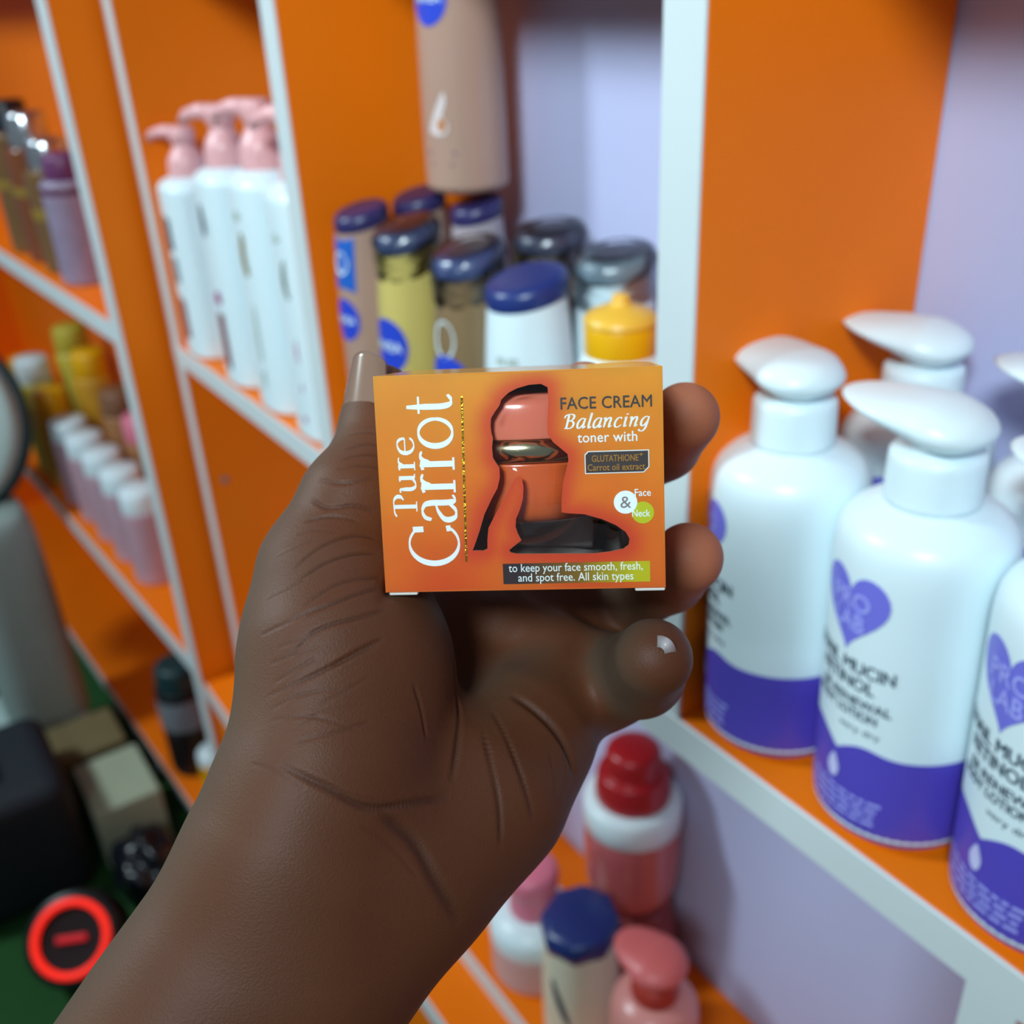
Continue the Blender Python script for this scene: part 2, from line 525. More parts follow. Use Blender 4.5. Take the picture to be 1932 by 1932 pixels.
def pump_lotion(loc, face, spout, label):
    t = thing('pump_bottle', label, 'bottle', (loc[0], loc[1], loc[2] + 0.0013), 0, 'purple and white pump lotions')
    t.rotation_euler = (0, math.radians(-1.9), 0)
    t.scale = (0.935, 0.935, 1)
    body = lathe('body', PB_PROF, WHITE, t, 56)
    # purple sleeve round the lower third with a dipped heart edge at the front
    seg = 96
    V, F = [], []
    for k in range(seg):
        a = 2 * math.pi * k / seg
        s = ((a - face + math.pi) % (2 * math.pi) - math.pi) * 0.039
        top = 0.0465 + 0.006 * (1 - math.exp(-(abs(s) / 0.009))) + 0.003 * math.exp(-((abs(s) - 0.014) / 0.010) ** 2) - 0.003
        for j in range(7):
            z = 0.0002 + (top - 0.0002) * (j / 6) ** 1.5
            r = PB_R(z) + 0.0003
            V.append((r * math.cos(a), r * math.sin(a), z))
    for k in range(seg):
        k2 = (k + 1) % seg
        for j in range(6):
            F.append((k * 7 + j, k2 * 7 + j, k2 * 7 + j + 1, k * 7 + j + 1))
    mesh_obj('sleeve', V, F, PURPLE, t)
    hv = wrap('heart_logo', fill(heart(0.040, 0.037), step=0.004), 1, 1, PB_R, face, 0.113, PURPLE_L, t, 0.0003)
    for s, z, w in (('PRO', 0.1155, 0.0215), ('LAB', 0.1058, 0.0175)):
        V, F = text2d(s, w, 0.0082, 0.015, align='CENTER')
        wrap('lettering', (V, F), 1, 1, PB_R, face, z, PURPLE_T, hv, 0.0006)
    for s, z, w, h, b in (('SNAIL MUCIN', 0.0865, 0.050, 0.0062, 0.02), ('RETINOL', 0.0785, 0.033, 0.0062, 0.02), ('BODY LOTION', 0.0645, 0.038, 0.0046, 0.02)):
        wrap('lettering', text2d(s, w, h, b, align='CENTER'), 1, 1, PB_R, face, z, INK, t, 0.0004)
    wrap('lettering', text2d('ER RENEWAL', 0.040, 0.0046, 0.02, align='CENTER'), 1, 1, PB_R, face + 0.13, 0.0705, INK, t, 0.0004)
    wrap('fine_print', text2d('very dry', 0.021, 0.0034, 0.0, align='CENTER'), 1, 1, PB_R, face + 0.28, 0.0575, INK, t, 0.0004)
    wrap('drop_mark', fill([(0.0035 * math.cos(q) * (1 - 0.5 * max(0, math.sin(q))), 0.0065 * math.sin(q)) for q in [2 * math.pi * i / 24 for i in range(24)]]), 1, 1, PB_R, face - 0.02, 0.034, mat('pale_drop_print', (206, 206, 250), 0.4), t, 0.0006)
    rnd = random.Random(3)
    for j in range(4):
        x, V, F = -0.021, [], []
        while x < 0.021:
            w = rnd.uniform(0.003, 0.007)
            b = len(V)
            V += [(x, 0), (x + w, 0), (x + w, 0.0016), (x, 0.0016)]
            F.append((b, b + 1, b + 2, b + 3))
            x += w + 0.0013
        wrap('fine_print', (V, F), 1, 1, PB_R, face, 0.0225 - j * 0.0036, PURPLE_T, t, 0.0006)
    c = lathe('collar', [(0.0202, 0.1555), (0.0204, 0.158), (0.0199, 0.173), (0.0196, 0.1755), (0.0185, 0.177), (0.012, 0.1775), (0.0105, 0.1782), (0.0105, 0.184)], WHITE, t, 44)
    teardrop_head('pump_head', WHITE, t, 0.0225, 0.044, 0.0095, (0, 0, 0.1885), spout)
    return t
FRONT = -math.pi / 2
pump_lotion(W3(-0.281, 0.341, -0.35), FRONT - 0.62, math.radians(168), 'white pump lotion bottle with purple base nearest the orange divider, behind the fingertips')
pump_lotion(W3(-0.2070, 0.340, -0.35), FRONT - 0.20, math.radians(190), 'white and purple pump lotion bottle in front, second from the orange divider')
pump_lotion(W3(-0.1335, 0.340, -0.35), FRONT - 0.33, math.radians(188), 'white and purple pump lotion bottle cut off by the right picture edge in front')
pump_lotion(W3(-0.270, 0.4175, -0.35), FRONT, math.radians(195), 'white pump lotion bottle in the back row, tallest pump against the orange divider')
pump_lotion(W3(-0.189, 0.4175, -0.35), FRONT, math.radians(195), 'white pump lotion bottle in the back row at the right picture edge')

# ------------------------------------------------------------------ bottles of the middle bay
def lotion(loc, h, r, body_m, cap_m, label, rz=0.0, ry=1.0, film=False, cap_h=0.011, slant=0.22, cat='bottle', name='lotion_bottle', group='lotion and oil bottles in the middle bay', cap_r=0.86, taper=0.84):
    t = thing(name, label, cat, loc, rz, group)
    prof = smooth_prof([(r * 0.9, 0.0), (r * 0.985, 0.004), (r, 0.014), (r, h * 0.45), (r * 0.97, h * 0.7), (r * taper, h - cap_h - 0.004), (r * taper * 0.97, h - cap_h)], 6)
    lathe('body', prof, body_m, t, 44, 1.0, ry)
    cr = r * cap_r
    lathe('cap', smooth_prof([(cr * 0.98, h - cap_h), (cr, h - cap_h + 0.003), (cr, h - 0.006), (cr * 0.96, h - 0.002), (cr * 0.8, h + 0.0005), (cr * 0.3, h + 0.001)], 4), cap_m, t, 44, 1.0, ry, slant=(0.0, slant))
    if film:
        lathe('shrink_film', smooth_prof([(r * 0.90, h * 0.86), (cr * 1.06, h * 0.91), (cr * 1.08, h - cap_h), (cr * 1.1, h - 0.004), (cr * 0.9, h + 0.003), (cr * 0.3, h + 0.004)], 4), FILM, t, 36, 1.0, ry, slant=(0, slant), wob=0.05)
    return t, prof_radius(prof)
def logo(t, R, ry, ang, z, w, h, word='NIVEA', m=None):
    g = wrap('logo', fill(oval(w, h), step=0.006), 1, ry, R, ang, z, m or BLUE, t, 0.0004)
    if word:
        wrap('lettering', text2d(word, w * 0.74, h * 0.17, 0.02, align='CENTER'), 1, ry, R, ang, z - h * 0.08, WHITE, g, 0.0008)
    return g
SZ = -0.35
t, Rf = lotion(W3(-0.695, 0.3345, SZ), 0.205, 0.0238, BROWN, NAVY_D, 'mauve brown lotion bottle with dark navy cap at the left of the middle bay')
p = wrap('label_patch', fill(rect(0.026, 0.040), step=0.005), 1, 1, Rf, FRONT + 0.12, 0.168, mat('sky_blue_print', (30, 96, 190), 0.4), t, 0.0004)
wrap('label_mark', fill(oval(0.015, 0.017)), 1, 1, Rf, FRONT + 0.12, 0.169, WHITE, p, 0.0008)
logo(t, Rf, 1, FRONT + 0.12, 0.127, 0.028, 0.032)
t, Rf = lotion(W3(-0.694, 0.383, SZ), 0.209, 0.0238, BROWN, NAVY_D, 'mauve brown lotion bottle with dark plum cap, behind the leftmost one of the middle bay')
logo(t, Rf, 1, FRONT, 0.086, 0.030, 0.033)
t, Rf = lotion(W3(-0.633, 0.337, SZ), 0.200, 0.0255, GOLDOIL, mat('smoky_navy_cap', (58, 70, 104), 0.35), 'golden body oil bottle with film-wrapped cap and round blue logo', film=True)
logo(t, Rf, 1, FRONT + 0.15, 0.122, 0.036, 0.040)
t, Rf = lotion(W3(-0.564, 0.343, SZ), 0.195, 0.0265, DARKOIL, mat('slate_navy_cap', (66, 80, 124), 0.35), 'dark amber body oil bottle with film-wrapped slate cap', film=True)
wrap('label_mark', fill(oval(0.018, 0.026)), 1, 1, Rf, FRONT + 0.2, 0.142, WHITE, t, 0.0004)
logo(t, Rf, 1, FRONT + 0.24, 0.112, 0.036, 0.040)
t, Rf = lotion(W3(-0.647, 0.404, SZ), 0.206, 0.0225, mat('grey_mauve_bottle', (168, 158, 166), 0.3), NAVY_D, 'grey mauve bottle standing under the tall brown bottle')
TB = W3(-0.653, 0.402, SZ + 0.2155)
tt = thing('lotion_bottle', 'tall brown lotion bottle standing on top of other bottles beneath the upper shelf', 'bottle', TB, 0, 'lotion and oil bottles in the middle bay')
tp = smooth_prof([(0.026, 0.0), (0.0288, 0.003), (0.0295, 0.012), (0.029, 0.08), (0.0275, 0.14), (0.026, 0.168), (0.022, 0.176)], 6)
lathe('body', tp, BROWN, tt, 48)
lathe('cap', [(0.0215, 0.176), (0.0215, 0.19), (0.018, 0.192)], NAVY_D, tt, 40)
TR = prof_radius(tp)
logo(tt, TR, 1, FRONT + 0.25, 0.124, 0.030, 0.034)
sw = wrap('swirl_mark', fill(crv([(-0.010, -0.008), (-0.004, -0.011), (0.004, -0.010), (0.006, -0.004), (0.002, 0.002), (0.005, 0.010), (0.004, 0.017), (-0.001, 0.010), (-0.006, 0.001), (-0.010, -0.008)], 4)[:-1], step=0.004), 1, 1, TR, FRONT + 0.42, 0.050, mat('pearl_print', (220, 206, 206), 0.4), tt, 0.0004)
wrap('swirl_core', fill(oval(0.006, 0.009)), 1, 1, TR, FRONT + 0.46, 0.046, mat('caramel_print', (190, 120, 60), 0.4), sw, 0.0008)
wrap('fine_print', ([(-0.012, 0), (0.010, 0), (0.010, 0.0035), (-0.012, 0.0035), (-0.010, -0.007), (0.008, -0.007), (0.008, -0.0045), (-0.010, -0.0045)], [(0, 1, 2, 3), (4, 5, 6, 7)]), 1, 1, TR, FRONT + 0.42, 0.026, mat('plum_print', (110, 84, 110), 0.5), tt, 0.0004)
t, Rf = lotion(W3(-0.563, 0.408, SZ), 0.198, 0.0275, mat('dark_brown_bottle', (104, 88, 72), 0.25), mat('charcoal_film_cap', (60, 64, 84), 0.35), 'brown bottle with crumpled film over its charcoal cap, at the lilac wall', film=True, slant=0.1)
t, Rf = lotion(W3(-0.5015, 0.3455, SZ), 0.190, 0.0285, WHITE, NAVY, 'white lotion bottle with flat navy cap, above the carton in the middle bay', cap_h=0.012, slant=0.2, taper=0.87, cap_r=0.9)
wrap('fine_print', ([(-0.008, 0), (-0.002, 0), (-0.002, 0.005), (-0.008, 0.005), (0, 0), (0.007, 0), (0.007, 0.005), (0, 0.005)], [(0, 1, 2, 3), (4, 5, 6, 7)]), 1, 1, Rf, FRONT + 0.45, 0.142, mat('grey_print', (178, 190, 184), 0.5), t, 0.0004)
t, Rf = lotion(W3(-0.489, 0.4035, SZ), 0.195, 0.028, WHITE, mat('grey_blue_cap', (112, 130, 142), 0.4), 'white lotion bottle with clear film over its grey-blue cap, behind the yellow cap', film=True, slant=0.15)
# yellow flip-top
yt = thing('lotion_bottle', 'white bottle with amber yellow flip-top cap, in front by the right divider', 'bottle', W3(-0.4135, 0.3455, SZ), 0, 'lotion and oil bottles in the middle bay')
yp = smooth_prof([(0.024, 0), (0.0265, 0.004), (0.027, 0.02), (0.027, 0.12), (0.026, 0.15), (0.0215, 0.163), (0.0195, 0.166)], 5)
lathe('body', yp, WHITE, yt, 44)
yc = lathe('cap', [(0.0196, 0.164), (0.020, 0.165), (0.020, 0.181), (0.0196, 0.182)], YELLOW, yt, 48)
lathe('lid', smooth_prof([(0.0203, 0.1823), (0.0203, 0.184), (0.018, 0.187), (0.012, 0.190), (0.006, 0.1922), (0.0045, 0.1965), (0.003, 0.1975)], 4), mat('pale_amber_plastic', (238, 186, 66), 0.35), yt, 48)

# ------------------------------------------------------------------ white bottles with pink pumps
def pink_pump(loc, label, marks, s=1.0):
    t = thing('pump_bottle', label, 'bottle', loc, 0, 'white bottles with pink pumps')
    t.scale = (1, 1, s)
    prof = smooth_prof([(0.034, 0), (0.0365, 0.003), (0.037, 0.01), (0.037, 0.1), (0.037, 0.175), (0.035, 0.190), (0.024, 0.197), (0.017, 0.199)], 5)
    lathe('body', prof, WHITE, t, 44, 1.0, 0.86, p=2.6)
    lathe('collar', smooth_prof([(0.019, 0.1985), (0.0195, 0.203), (0.018, 0.216), (0.012, 0.226), (0.010, 0.232)], 4), PINK, t, 32)
    hd = lathe('pump_head', [(0.011, 0.232), (0.0125, 0.234), (0.0125, 0.246), (0.010, 0.249)], PINK, t, 28)
    tube('nozzle', [(0, 0, 0.242), (-0.022, -0.012, 0.243), (-0.036, -0.019, 0.240), (-0.041, -0.022, 0.234)], [0.008, 0.0065, 0.005, 0.0042], PINK, hd, 12)
    R = lambda z: 0.037
    for (x, z, w, h, m, sh) in marks:
        poly = oval(w, h) if sh == 'o' else rect(w, h)
        if sh == 'l':
            poly = [(x_ * (1 - 0.6 * max(0, y_ / h)), y_) for x_, y_ in oval(w, h)]
        wrap('label_mark', fill(poly, step=0.008), 1, 0.86, R, FRONT + x, z, m, t, 0.0008)
    return t
MAR = mat('maroon_print', (122, 34, 48), 0.5)
OLI = mat('olive_leaf_print', (126, 110, 40), 0.5)
GRL = mat('grey_leaf_print', (104, 112, 96), 0.5)
MAG = mat('magenta_print', (176, 60, 130), 0.5)
PGR = mat('pale_grey_print', (176, 190, 184), 0.5)
pink_pump(W3(-1.082, 0.334, -0.35), 'white bottle with pink pump and maroon label, farthest back by the left post', [(0.1, 0.14, 0.02, 0.04, INK, 'r'), (0.1, 0.10, 0.016, 0.03, GREYP, 'r'), (0.12, 0.045, 0.02, 0.05, MAR, 'r')], 0.93)
pink_pump(W3(-0.965, 0.335, -0.35), 'white bottle with pink pump, dark lettering and maroon stripe, second from the left post', [(-0.05, 0.155, 0.012, 0.03, INK, 'l'), (0.38, 0.15, 0.010, 0.034, INK, 'l'), (0.1, 0.085, 0.014, 0.012, MAG, 'o'), (0.4, 0.085, 0.016, 0.012, INK, 'r'), (0.05, 0.045, 0.014, 0.05, MAR, 'r'), (0.35, 0.018, 0.022, 0.006, INK, 'r')], 1.04)
pink_pump(W3(-0.874, 0.335, -0.35), 'white bottle with pink pump and olive leaf mark, third from the left post', [(0.1, 0.165, 0.014, 0.008, PGR, 'r'), (0.15, 0.135, 0.012, 0.036, OLI, 'l'), (0.2, 0.07, 0.008, 0.05, PGR, 'l'), (0.25, 0.03, 0.014, 0.016, PGR, 'o')], 1.08)
pink_pump(W3(-0.789, 0.335, -0.35), 'white bottle with grey leaf and magenta marks, next to the white upright edge', [(0.15, 0.16, 0.018, 0.008, PGR, 'r'), (0.22, 0.13, 0.013, 0.030, GRL, 'l'), (0.3, 0.075, 0.008, 0.022, MAG, 'l'), (0.35, 0.045, 0.010, 0.010, MAG, 'o'), (0.35, 0.018, 0.016, 0.006, MAG, 'r')], 1.08)

# ------------------------------------------------------------------ lower tier, below the purple lotions
rt = thing('jar', 'clear pink jar with crimson cap and white collar, stacked under the shelf', 'jar', W3(-0.482, 0.418, -0.7069))
lathe('body', smooth_prof([(0.020, 0), (0.030, 0.004), (0.037, 0.016), (0.040, 0.04), (0.040, 0.075), (0.038, 0.085)], 5), mat('rose_gel', (186, 92, 92), 0.25, coat=0.4), rt, 44)
lathe('collar', [(0.0385, 0.085), (0.0405, 0.087), (0.0405, 0.108), (0.038, 0.112), (0.030, 0.113)], WHITE, rt, 44)
lathe('cap', smooth_prof([(0.030, 0.113), (0.031, 0.116), (0.029, 0.135), (0.026, 0.139), (0.023, 0.140), (0.022, 0.156), (0.017, 0.161), (0.006, 0.163)], 4), RED, rt, 44)
pt = thing('bottle', 'short dusky pink bottle beneath the crimson-capped jar', 'bottle', W3(-0.482, 0.418, -0.787))
lathe('body', smooth_prof([(0.034, 0), (0.038, 0.004), (0.039, 0.02), (0.038, 0.05), (0.034, 0.064)], 5), mat('dusky_rose_gel', (158, 74, 76), 0.3, coat=0.3), pt, 44)
lathe('lid', [(0.034, 0.064), (0.035, 0.066), (0.035, 0.078), (0.033, 0.080)], mat('dusky_lid', (140, 60, 62), 0.35), pt, 44)

wt = thing('pump_bottle', 'squat white-shouldered bottle with rose pink pump cap, at the wrist', 'bottle', W3(-0.527, 0.345, -0.787))
lathe('body', smooth_prof([(0.036, 0), (0.0385, 0.003), (0.039, 0.012), (0.039, 0.044)], 5), mat('blush_bottle', (214, 172, 170), 0.35), wt, 48)
lathe('shoulder', smooth_prof([(0.0392, 0.044), (0.0395, 0.05), (0.038, 0.060), (0.030, 0.068), (0.021, 0.071)], 5), WHITE, wt, 48)
lathe('cap', smooth_prof([(0.0205, 0.070), (0.021, 0.074), (0.020, 0.092), (0.0215, 0.095), (0.0235, 0.108), (0.021, 0.117), (0.012, 0.120)], 5), PINKM, wt, 44)
nt_ = thing('lotion_bottle', 'cream lotion bottle with navy cap on the lower shelf', 'bottle', W3(-0.452, 0.339, -0.787))
npf = smooth_prof([(0.028, 0), (0.031, 0.004), (0.0315, 0.02), (0.0315, 0.06), (0.030, 0.09), (0.0285, 0.113)], 5)
lathe('body', npf, CREAM, nt_, 44)
lathe('cap', smooth_prof([(0.0295, 0.112), (0.031, 0.114), (0.0325, 0.121), (0.031, 0.130), (0.026, 0.133)], 4), NAVY, nt_, 8, slant=(0.0, 0.1))
wrap('brush_mark', fill([(x_ - 0.35 * y_, y_) for x_, y_ in oval(0.007, 0.046)]), 1, 1, prof_radius(npf), FRONT + 0.35, 0.062, INK, nt_, 0.0005)
kt = thing('pump_bottle', 'coral pink bottle with broad flat pump head on the lower shelf', 'bottle', W3(-0.365, 0.340, -0.787))
lathe('body', smooth_prof([(0.029, 0), (0.032, 0.004), (0.0325, 0.02), (0.0325, 0.105), (0.029, 0.127), (0.019, 0.135)], 5), mat('coral_blush_bottle', (222, 146, 140), 0.3), kt, 44)
lathe('collar', [(0.017, 0.135), (0.0175, 0.137), (0.016, 0.149), (0.010, 0.151), (0.010, 0.160)], mat('deep_coral_plastic', (176, 52, 40), 0.4), kt, 36)
teardrop_head('pump_head', CORAL, kt, 0.023, 0.034, 0.010, (0, 0, 0.167), math.radians(190), tilt=-0.05)

# small bottle at the foot of the middle-left bay, half behind the thumb
st = thing('bottle', 'white-capped bottle with amber yellow label beside the thumb', 'bottle', W3(-1.035, 0.345, -0.787))
lathe('body', smooth_prof([(0.026, 0), (0.0285, 0.003), (0.029, 0.015), (0.029, 0.125), (0.027, 0.138)], 5), mat('pale_blush_bottle', (226, 206, 190), 0.35), st, 40)
lathe('label_band', [(0.0293, 0.05), (0.0294, 0.051), (0.0294, 0.109), (0.0293, 0.11)], YELLOW, st, 40, closed=False)
lathe('cap', smooth_prof([(0.024, 0.138), (0.0245, 0.14), (0.024, 0.178), (0.021, 0.184), (0.012, 0.186)], 4), WHITE, st, 40)

# ------------------------------------------------------------------ left unit, upper shelf
LM = LU.matrix_world if False else Matrix.Translation((-1.16, 0.25, EYE)) @ Matrix.Rotation(math.radians(3), 4, 'Z')
def LW(x, y, z):
    return tuple(LM @ Vector((x, y, z)))
def slim(loc, h, r, bm_, cm_, label, group, name='bottle', cap_h=0.045, band=None, capr=0.72, film=False, cat='bottle'):
    t = thing(name, label, cat, loc, 0, group)
    lathe('body', smooth_prof([(r * 0.92, 0), (r, 0.004), (r, 0.02), (r, h * 0.55), (r * 0.98, h * 0.78), (r * capr, h - cap_h)], 5), bm_, t, 36)
    lathe('cap', [(r * capr, h - cap_h), (r * capr * 1.04, h - cap_h + 0.002), (r * capr, h - 0.004), (r * capr * 0.9, h)], cm_, t, 32)
    if band:
        bmx, z0, z1 = band
        lathe('label_band', [(r * 1.008, z0), (r * 1.012, z0 + 0.001), (r * 1.012, z1 - 0.001), (r * 1.008, z1)], bmx, t, 36, closed=False)
    return t
SILV = mat('silver_cap', (205, 210, 214), 0.18, 0.05, 30, metal=0.9)
AMB = mat('reddish_amber_bottle', (128, 70, 40), 0.22, 0.2, 25, coat=0.3)
AMB2 = mat('brown_amber_bottle', (122, 88, 50), 0.22, 0.2, 25, coat=0.3)
GLD = mat('dull_gold_band', (150, 120, 46), 0.4, 0.1, 30)
LIP = mat('lilac_print_bottle', (150, 136, 162), 0.4, 0.25, 60)
CZ = -0.327
G1 = 'bottles on the upper shelf of the left unit'
slim(LW(-0.245, 0.045, CZ), 0.158, 0.034, LIP, mat('plum_cap', (110, 56, 104), 0.4), 'lilac printed bottle with plum cap, nearest the side panel of the left unit', G1, cap_h=0.03, band=(mat('plum_band', (96, 50, 84), 0.5), 0.112, 0.12))
slim(LW(-0.328, 0.050, CZ), 0.168, 0.036, AMB2, SILV, 'amber bottle with shiny silver cap and gold band, beside the lilac bottle', G1, band=(GLD, 0.07, 0.085))
slim(LW(-0.412, 0.052, CZ), 0.195, 0.037, AMB, SILV, 'tall reddish amber bottle with long silver cap on the left unit', G1, cap_h=0.06, band=(GLD, 0.09, 0.102))
slim(LW(-0.500, 0.050, CZ), 0.205, 0.037, AMB2, mat('black_cap', (30, 34, 40), 0.3), 'amber bottle with black cap at the left picture edge', G1, cap_h=0.04, band=(GLD, 0.09, 0.102))
slim(LW(-0.300, 0.130, CZ), 0.190, 0.026, mat('peach_bottle', (200, 130, 90), 0.4), mat('peach_cap', (214, 140, 100), 0.4), 'peach bottle standing behind the silver-capped ones', G1, cap_h=0.04)
slim(LW(-0.395, 0.130, CZ), 0.165, 0.028, AMB, mat('dark_purple_cap', (70, 40, 70), 0.4), 'reddish amber bottle with dark purple cap in the back row', G1, cap_h=0.03)

# ------------------------------------------------------------------ left unit, middle shelf
DZ = -0.787
G2 = 'white-capped lilac bottles on the left unit'
LIB = mat('lilac_pink_bottle', (196, 158, 172), 0.4, 0.12, 50)
names = ['farthest', 'second farthest', 'middle', 'second nearest', 'nearest']
for k in range(5):
    slim(LW(-0.62 + k * 0.088, 0.048, DZ), 0.150, 0.033, LIB, WHITE, 'lilac pink bottle with white cap, %s in the row of five' % names[k], G2, cap_h=0.042, capr=0.9)
G3 = 'yellow bottles on the left unit'
YB = mat('ochre_bottle', (214, 160, 50), 0.4, 0.15, 40)
YL = mat('lime_yellow_bottle', (206, 190, 76), 0.4, 0.1, 40)
for k, (x, y, h, lab, m_, c_) in enumerate([(-0.80, 0.05, 0.215, 'lime yellow bottle with white cap at the far end of the left unit', YL, WHITE),
                                            (-0.725, 0.05, 0.175, 'ochre bottle with amber cap next to the white-capped lilac row', YB, YELLOW),
                                            (-0.70, 0.125, 0.235, 'tall ochre bottle behind the yellow ones', YB, YELLOW),
                                            (-0.79, 0.125, 0.26, 'lime yellow bottle in the back corner of the left unit', YL, mat('lime_cap', (196, 180, 60), 0.4)),
                                            (-0.90, 0.06, 0.19, 'ochre bottle at the left picture edge on the middle shelf', YB, YELLOW)]):
    slim(LW(x, y, DZ), h, 0.034, m_, c_, lab, G3, capr=0.85)
slim(LW(-0.46, 0.125, DZ), 0.185, 0.033, mat('tan_bottle', (176, 126, 84), 0.4, 0.2, 40), PINKM, 'tan bottle with rose pink cap behind the lilac row', 'back row on the left unit', capr=0.9, cap_h=0.05)
slim(LW(-0.565, 0.125, DZ), 0.20, 0.033, mat('tan_bottle', (176, 126, 84)), mat('brown_cap', (130, 90, 64), 0.4), 'tan bottle with brown cap behind the lilac row', 'back row on the left unit', capr=0.9)
slim(LW(-0.36, 0.125, DZ), 0.165, 0.033, mat('tan_bottle', (176, 126, 84)), PINK, 'tan bottle with pale pink cap, back row nearest the side panel', 'back row on the left unit', capr=0.9)
slim(LW(-0.16, 0.125, DZ), 0.12, 0.03, mat('beige_bottle', (206, 180, 150), 0.4), mat('beige_cap', (216, 190, 160), 0.4), 'beige bottle close behind the side panel edge', 'back row on the left unit', capr=0.9)

# ------------------------------------------------------------------ left unit, bottom shelf
BZ = -1.19
bt = thing('bottle', 'large black bottle with grey label and teal cap on the bottom shelf', 'bottle', LW(-0.315, 0.05, BZ))
lathe('body', smooth_prof([(0.036, 0), (0.040, 0.005), (0.041, 0.03), (0.041, 0.155), (0.038, 0.170)], 5), BLACK, bt, 40)
lathe('label_band', [(0.0413, 0.098), (0.0415, 0.099), (0.0415, 0.154), (0.0413, 0.155)], GREYP, bt, 40, closed=False)
lathe('cap', smooth_prof([(0.034, 0.170), (0.036, 0.173), (0.035, 0.20), (0.030, 0.212), (0.015, 0.215)], 4), TEAL, bt, 36)
slim(LW(-0.225, 0.055, BZ), 0.085, 0.027, YELLOW, WHITE, 'small yellow bottle with round white cap on the bottom shelf', 'bottom shelf bottles', cap_h=0.045, capr=0.95)

# ------------------------------------------------------------------ things on the floor
fan = thing('standing_fan', 'pale grey-green standing fan with thick column and round head', 'fan', (-1.74, 0.10, 0))
bevel_box('base', (-0.085, -0.10, 0.0), (0.085, 0.06, 0.11), PALEG, fan, bev=0.008)
lathe('column', smooth_prof([(0.078, 0.105), (0.080, 0.14), (0.078, 0.35), (0.072, 0.48), (0.060, 0.51)], 5), mat('grey_column_plastic', (160, 178, 174), 0.5), fan, 36, 1.0, 0.85, p=3.5)
fh = lathe('head', smooth_prof([(0.13, -0.03), (0.15, -0.015), (0.152, 0.015), (0.14, 0.035), (0.05, 0.05)], 5), PALEG, fan, 44)
fh.location = (-0.12, -0.02, 0.625)
fh.rotation_euler = (math.radians(70), 0, math.radians(50))
ring = tube('rim', [(0.152 * math.cos(2 * math.pi * i / 40), 0.152 * math.sin(2 * math.pi * i / 40), 0) for i in range(40)], 0.012, TEAL, fh, 10, closed=True)
tube('neck', [(0, 0, 0.50), (-0.04, 0, 0.55), (-0.09, -0.01, 0.60)], 0.02, TEAL, fan)

cart = bevel_box('carton', (-1.525, 0.095, 0.0), (-1.385, 0.20, 0.115), mat('pale_sage_card', (176, 186, 160), 0.7, 0.08, 20), bev=0.004)
tag(cart, 'pale sage carton on the green floor behind the black bag', 'carton')
cart2 = bevel_box('carton', (-1.65, 0.08, 0.0), (-1.54, 0.19, 0.12), mat('ochre_card', (122, 108, 72), 0.8, 0.1, 20), bev=0.004)
tag(cart2, 'dull ochre carton beside the fan column', 'carton')

def lumpy(name, r, m, loc, seed, label, cat, amp=0.25):
    bm = bmesh.new()
    bmesh.ops.create_icosphere(bm, subdivisions=4, radius=1)
    from mathutils import noise
    for v in bm.verts:
        n = noise.noise(v.co * 2.1 + Vector((seed, 0, 0))) + 0.5 * abs(noise.noise(v.co * 5.3 + Vector((0, seed, 0))))
        v.co *= 1 + amp * n
        v.co = Vector((v.co.x * r[0], v.co.y * r[1], max(v.co.z, -0.8) * r[2]))
    me = bpy.data.meshes.new(name)
    bm.to_mesh(me)
    bm.free()
    me.shade_smooth()
    me.materials.append(m)
    o = bpy.data.objects.new(name, me)
    COL.objects.link(o)
    o.location = (loc[0], loc[1], 0.8 * r[2] + 0.002)
    return tag(o, label, cat)
BAG = mat('glossy_black_bag', (22, 24, 32), 0.22, 0.2, 30, 0.5, 60)
lumpy('plastic_bag', (0.062, 0.045, 0.06), BAG, (-1.30, 0.14), 3, 'crumpled glossy black plastic bag by the base cabinet', 'bag', 0.4)
fb = thing('handbag', 'dark blue-black bag with red and pale marks at the left picture edge', 'bag', (-1.45, -0.035, 0))
bevel_box('body', (-0.13, -0.12, 0.0), (0.09, 0.11, 0.22), mat('blue_black_fabric', (24, 32, 42), 0.7, 0.2, 60, 0.3), fb, bev=0.03, seg=4)
tube('strap', [(-0.08, 0, 0.19), (-0.06, 0, 0.26), (0.02, 0, 0.26), (0.05, 0, 0.19)], 0.008, BLACK, fb)
bevel_box('red_patch', (0.088, -0.085, 0.13), (0.0915, -0.06, 0.148), RED, fb, bev=0.001)
bevel_box('pale_patch', (0.088, -0.085, 0.095), (0.0915, -0.065, 0.115), GREYP, fb, bev=0.001)

# round speaker with a glowing red ring
sp = thing('speaker', 'black round speaker with a glowing red ring on the green floor', 'speaker', (-1.197, 0.012, 0.0))
ax = Vector((0.62, -0.30, 0.72)).normalized()
q = ax.to_track_quat('Z', 'Y').to_euler()
piv = Vector((0, 0, 0.082))
sb = lathe('body', smooth_prof([(0.05, -0.10), (0.075, -0.09), (0.082, -0.05), (0.082, 0.0), (0.078, 0.012), (0.066, 0.016)], 5), BLACK, sp, 48, closed=False)
gr = lathe('grille', smooth_prof([(0.066, 0.016), (0.045, 0.010), (0.02, 0.008), (0.004, 0.008)], 4), mat('speaker_cloth', (26, 14, 18), 0.8, 0.1, 200), sp, 48, closed=False)
em = bpy.data.materials.new('red_ring_light')
em.use_nodes = True
eb = em.node_tree.nodes['Principled BSDF']
eb.inputs['Base Color'].default_value = lin(255, 40, 30)
eb.inputs['Emission Color'].default_value = lin(255, 42, 24)
eb.inputs['Emission Strength'].default_value = 0.85
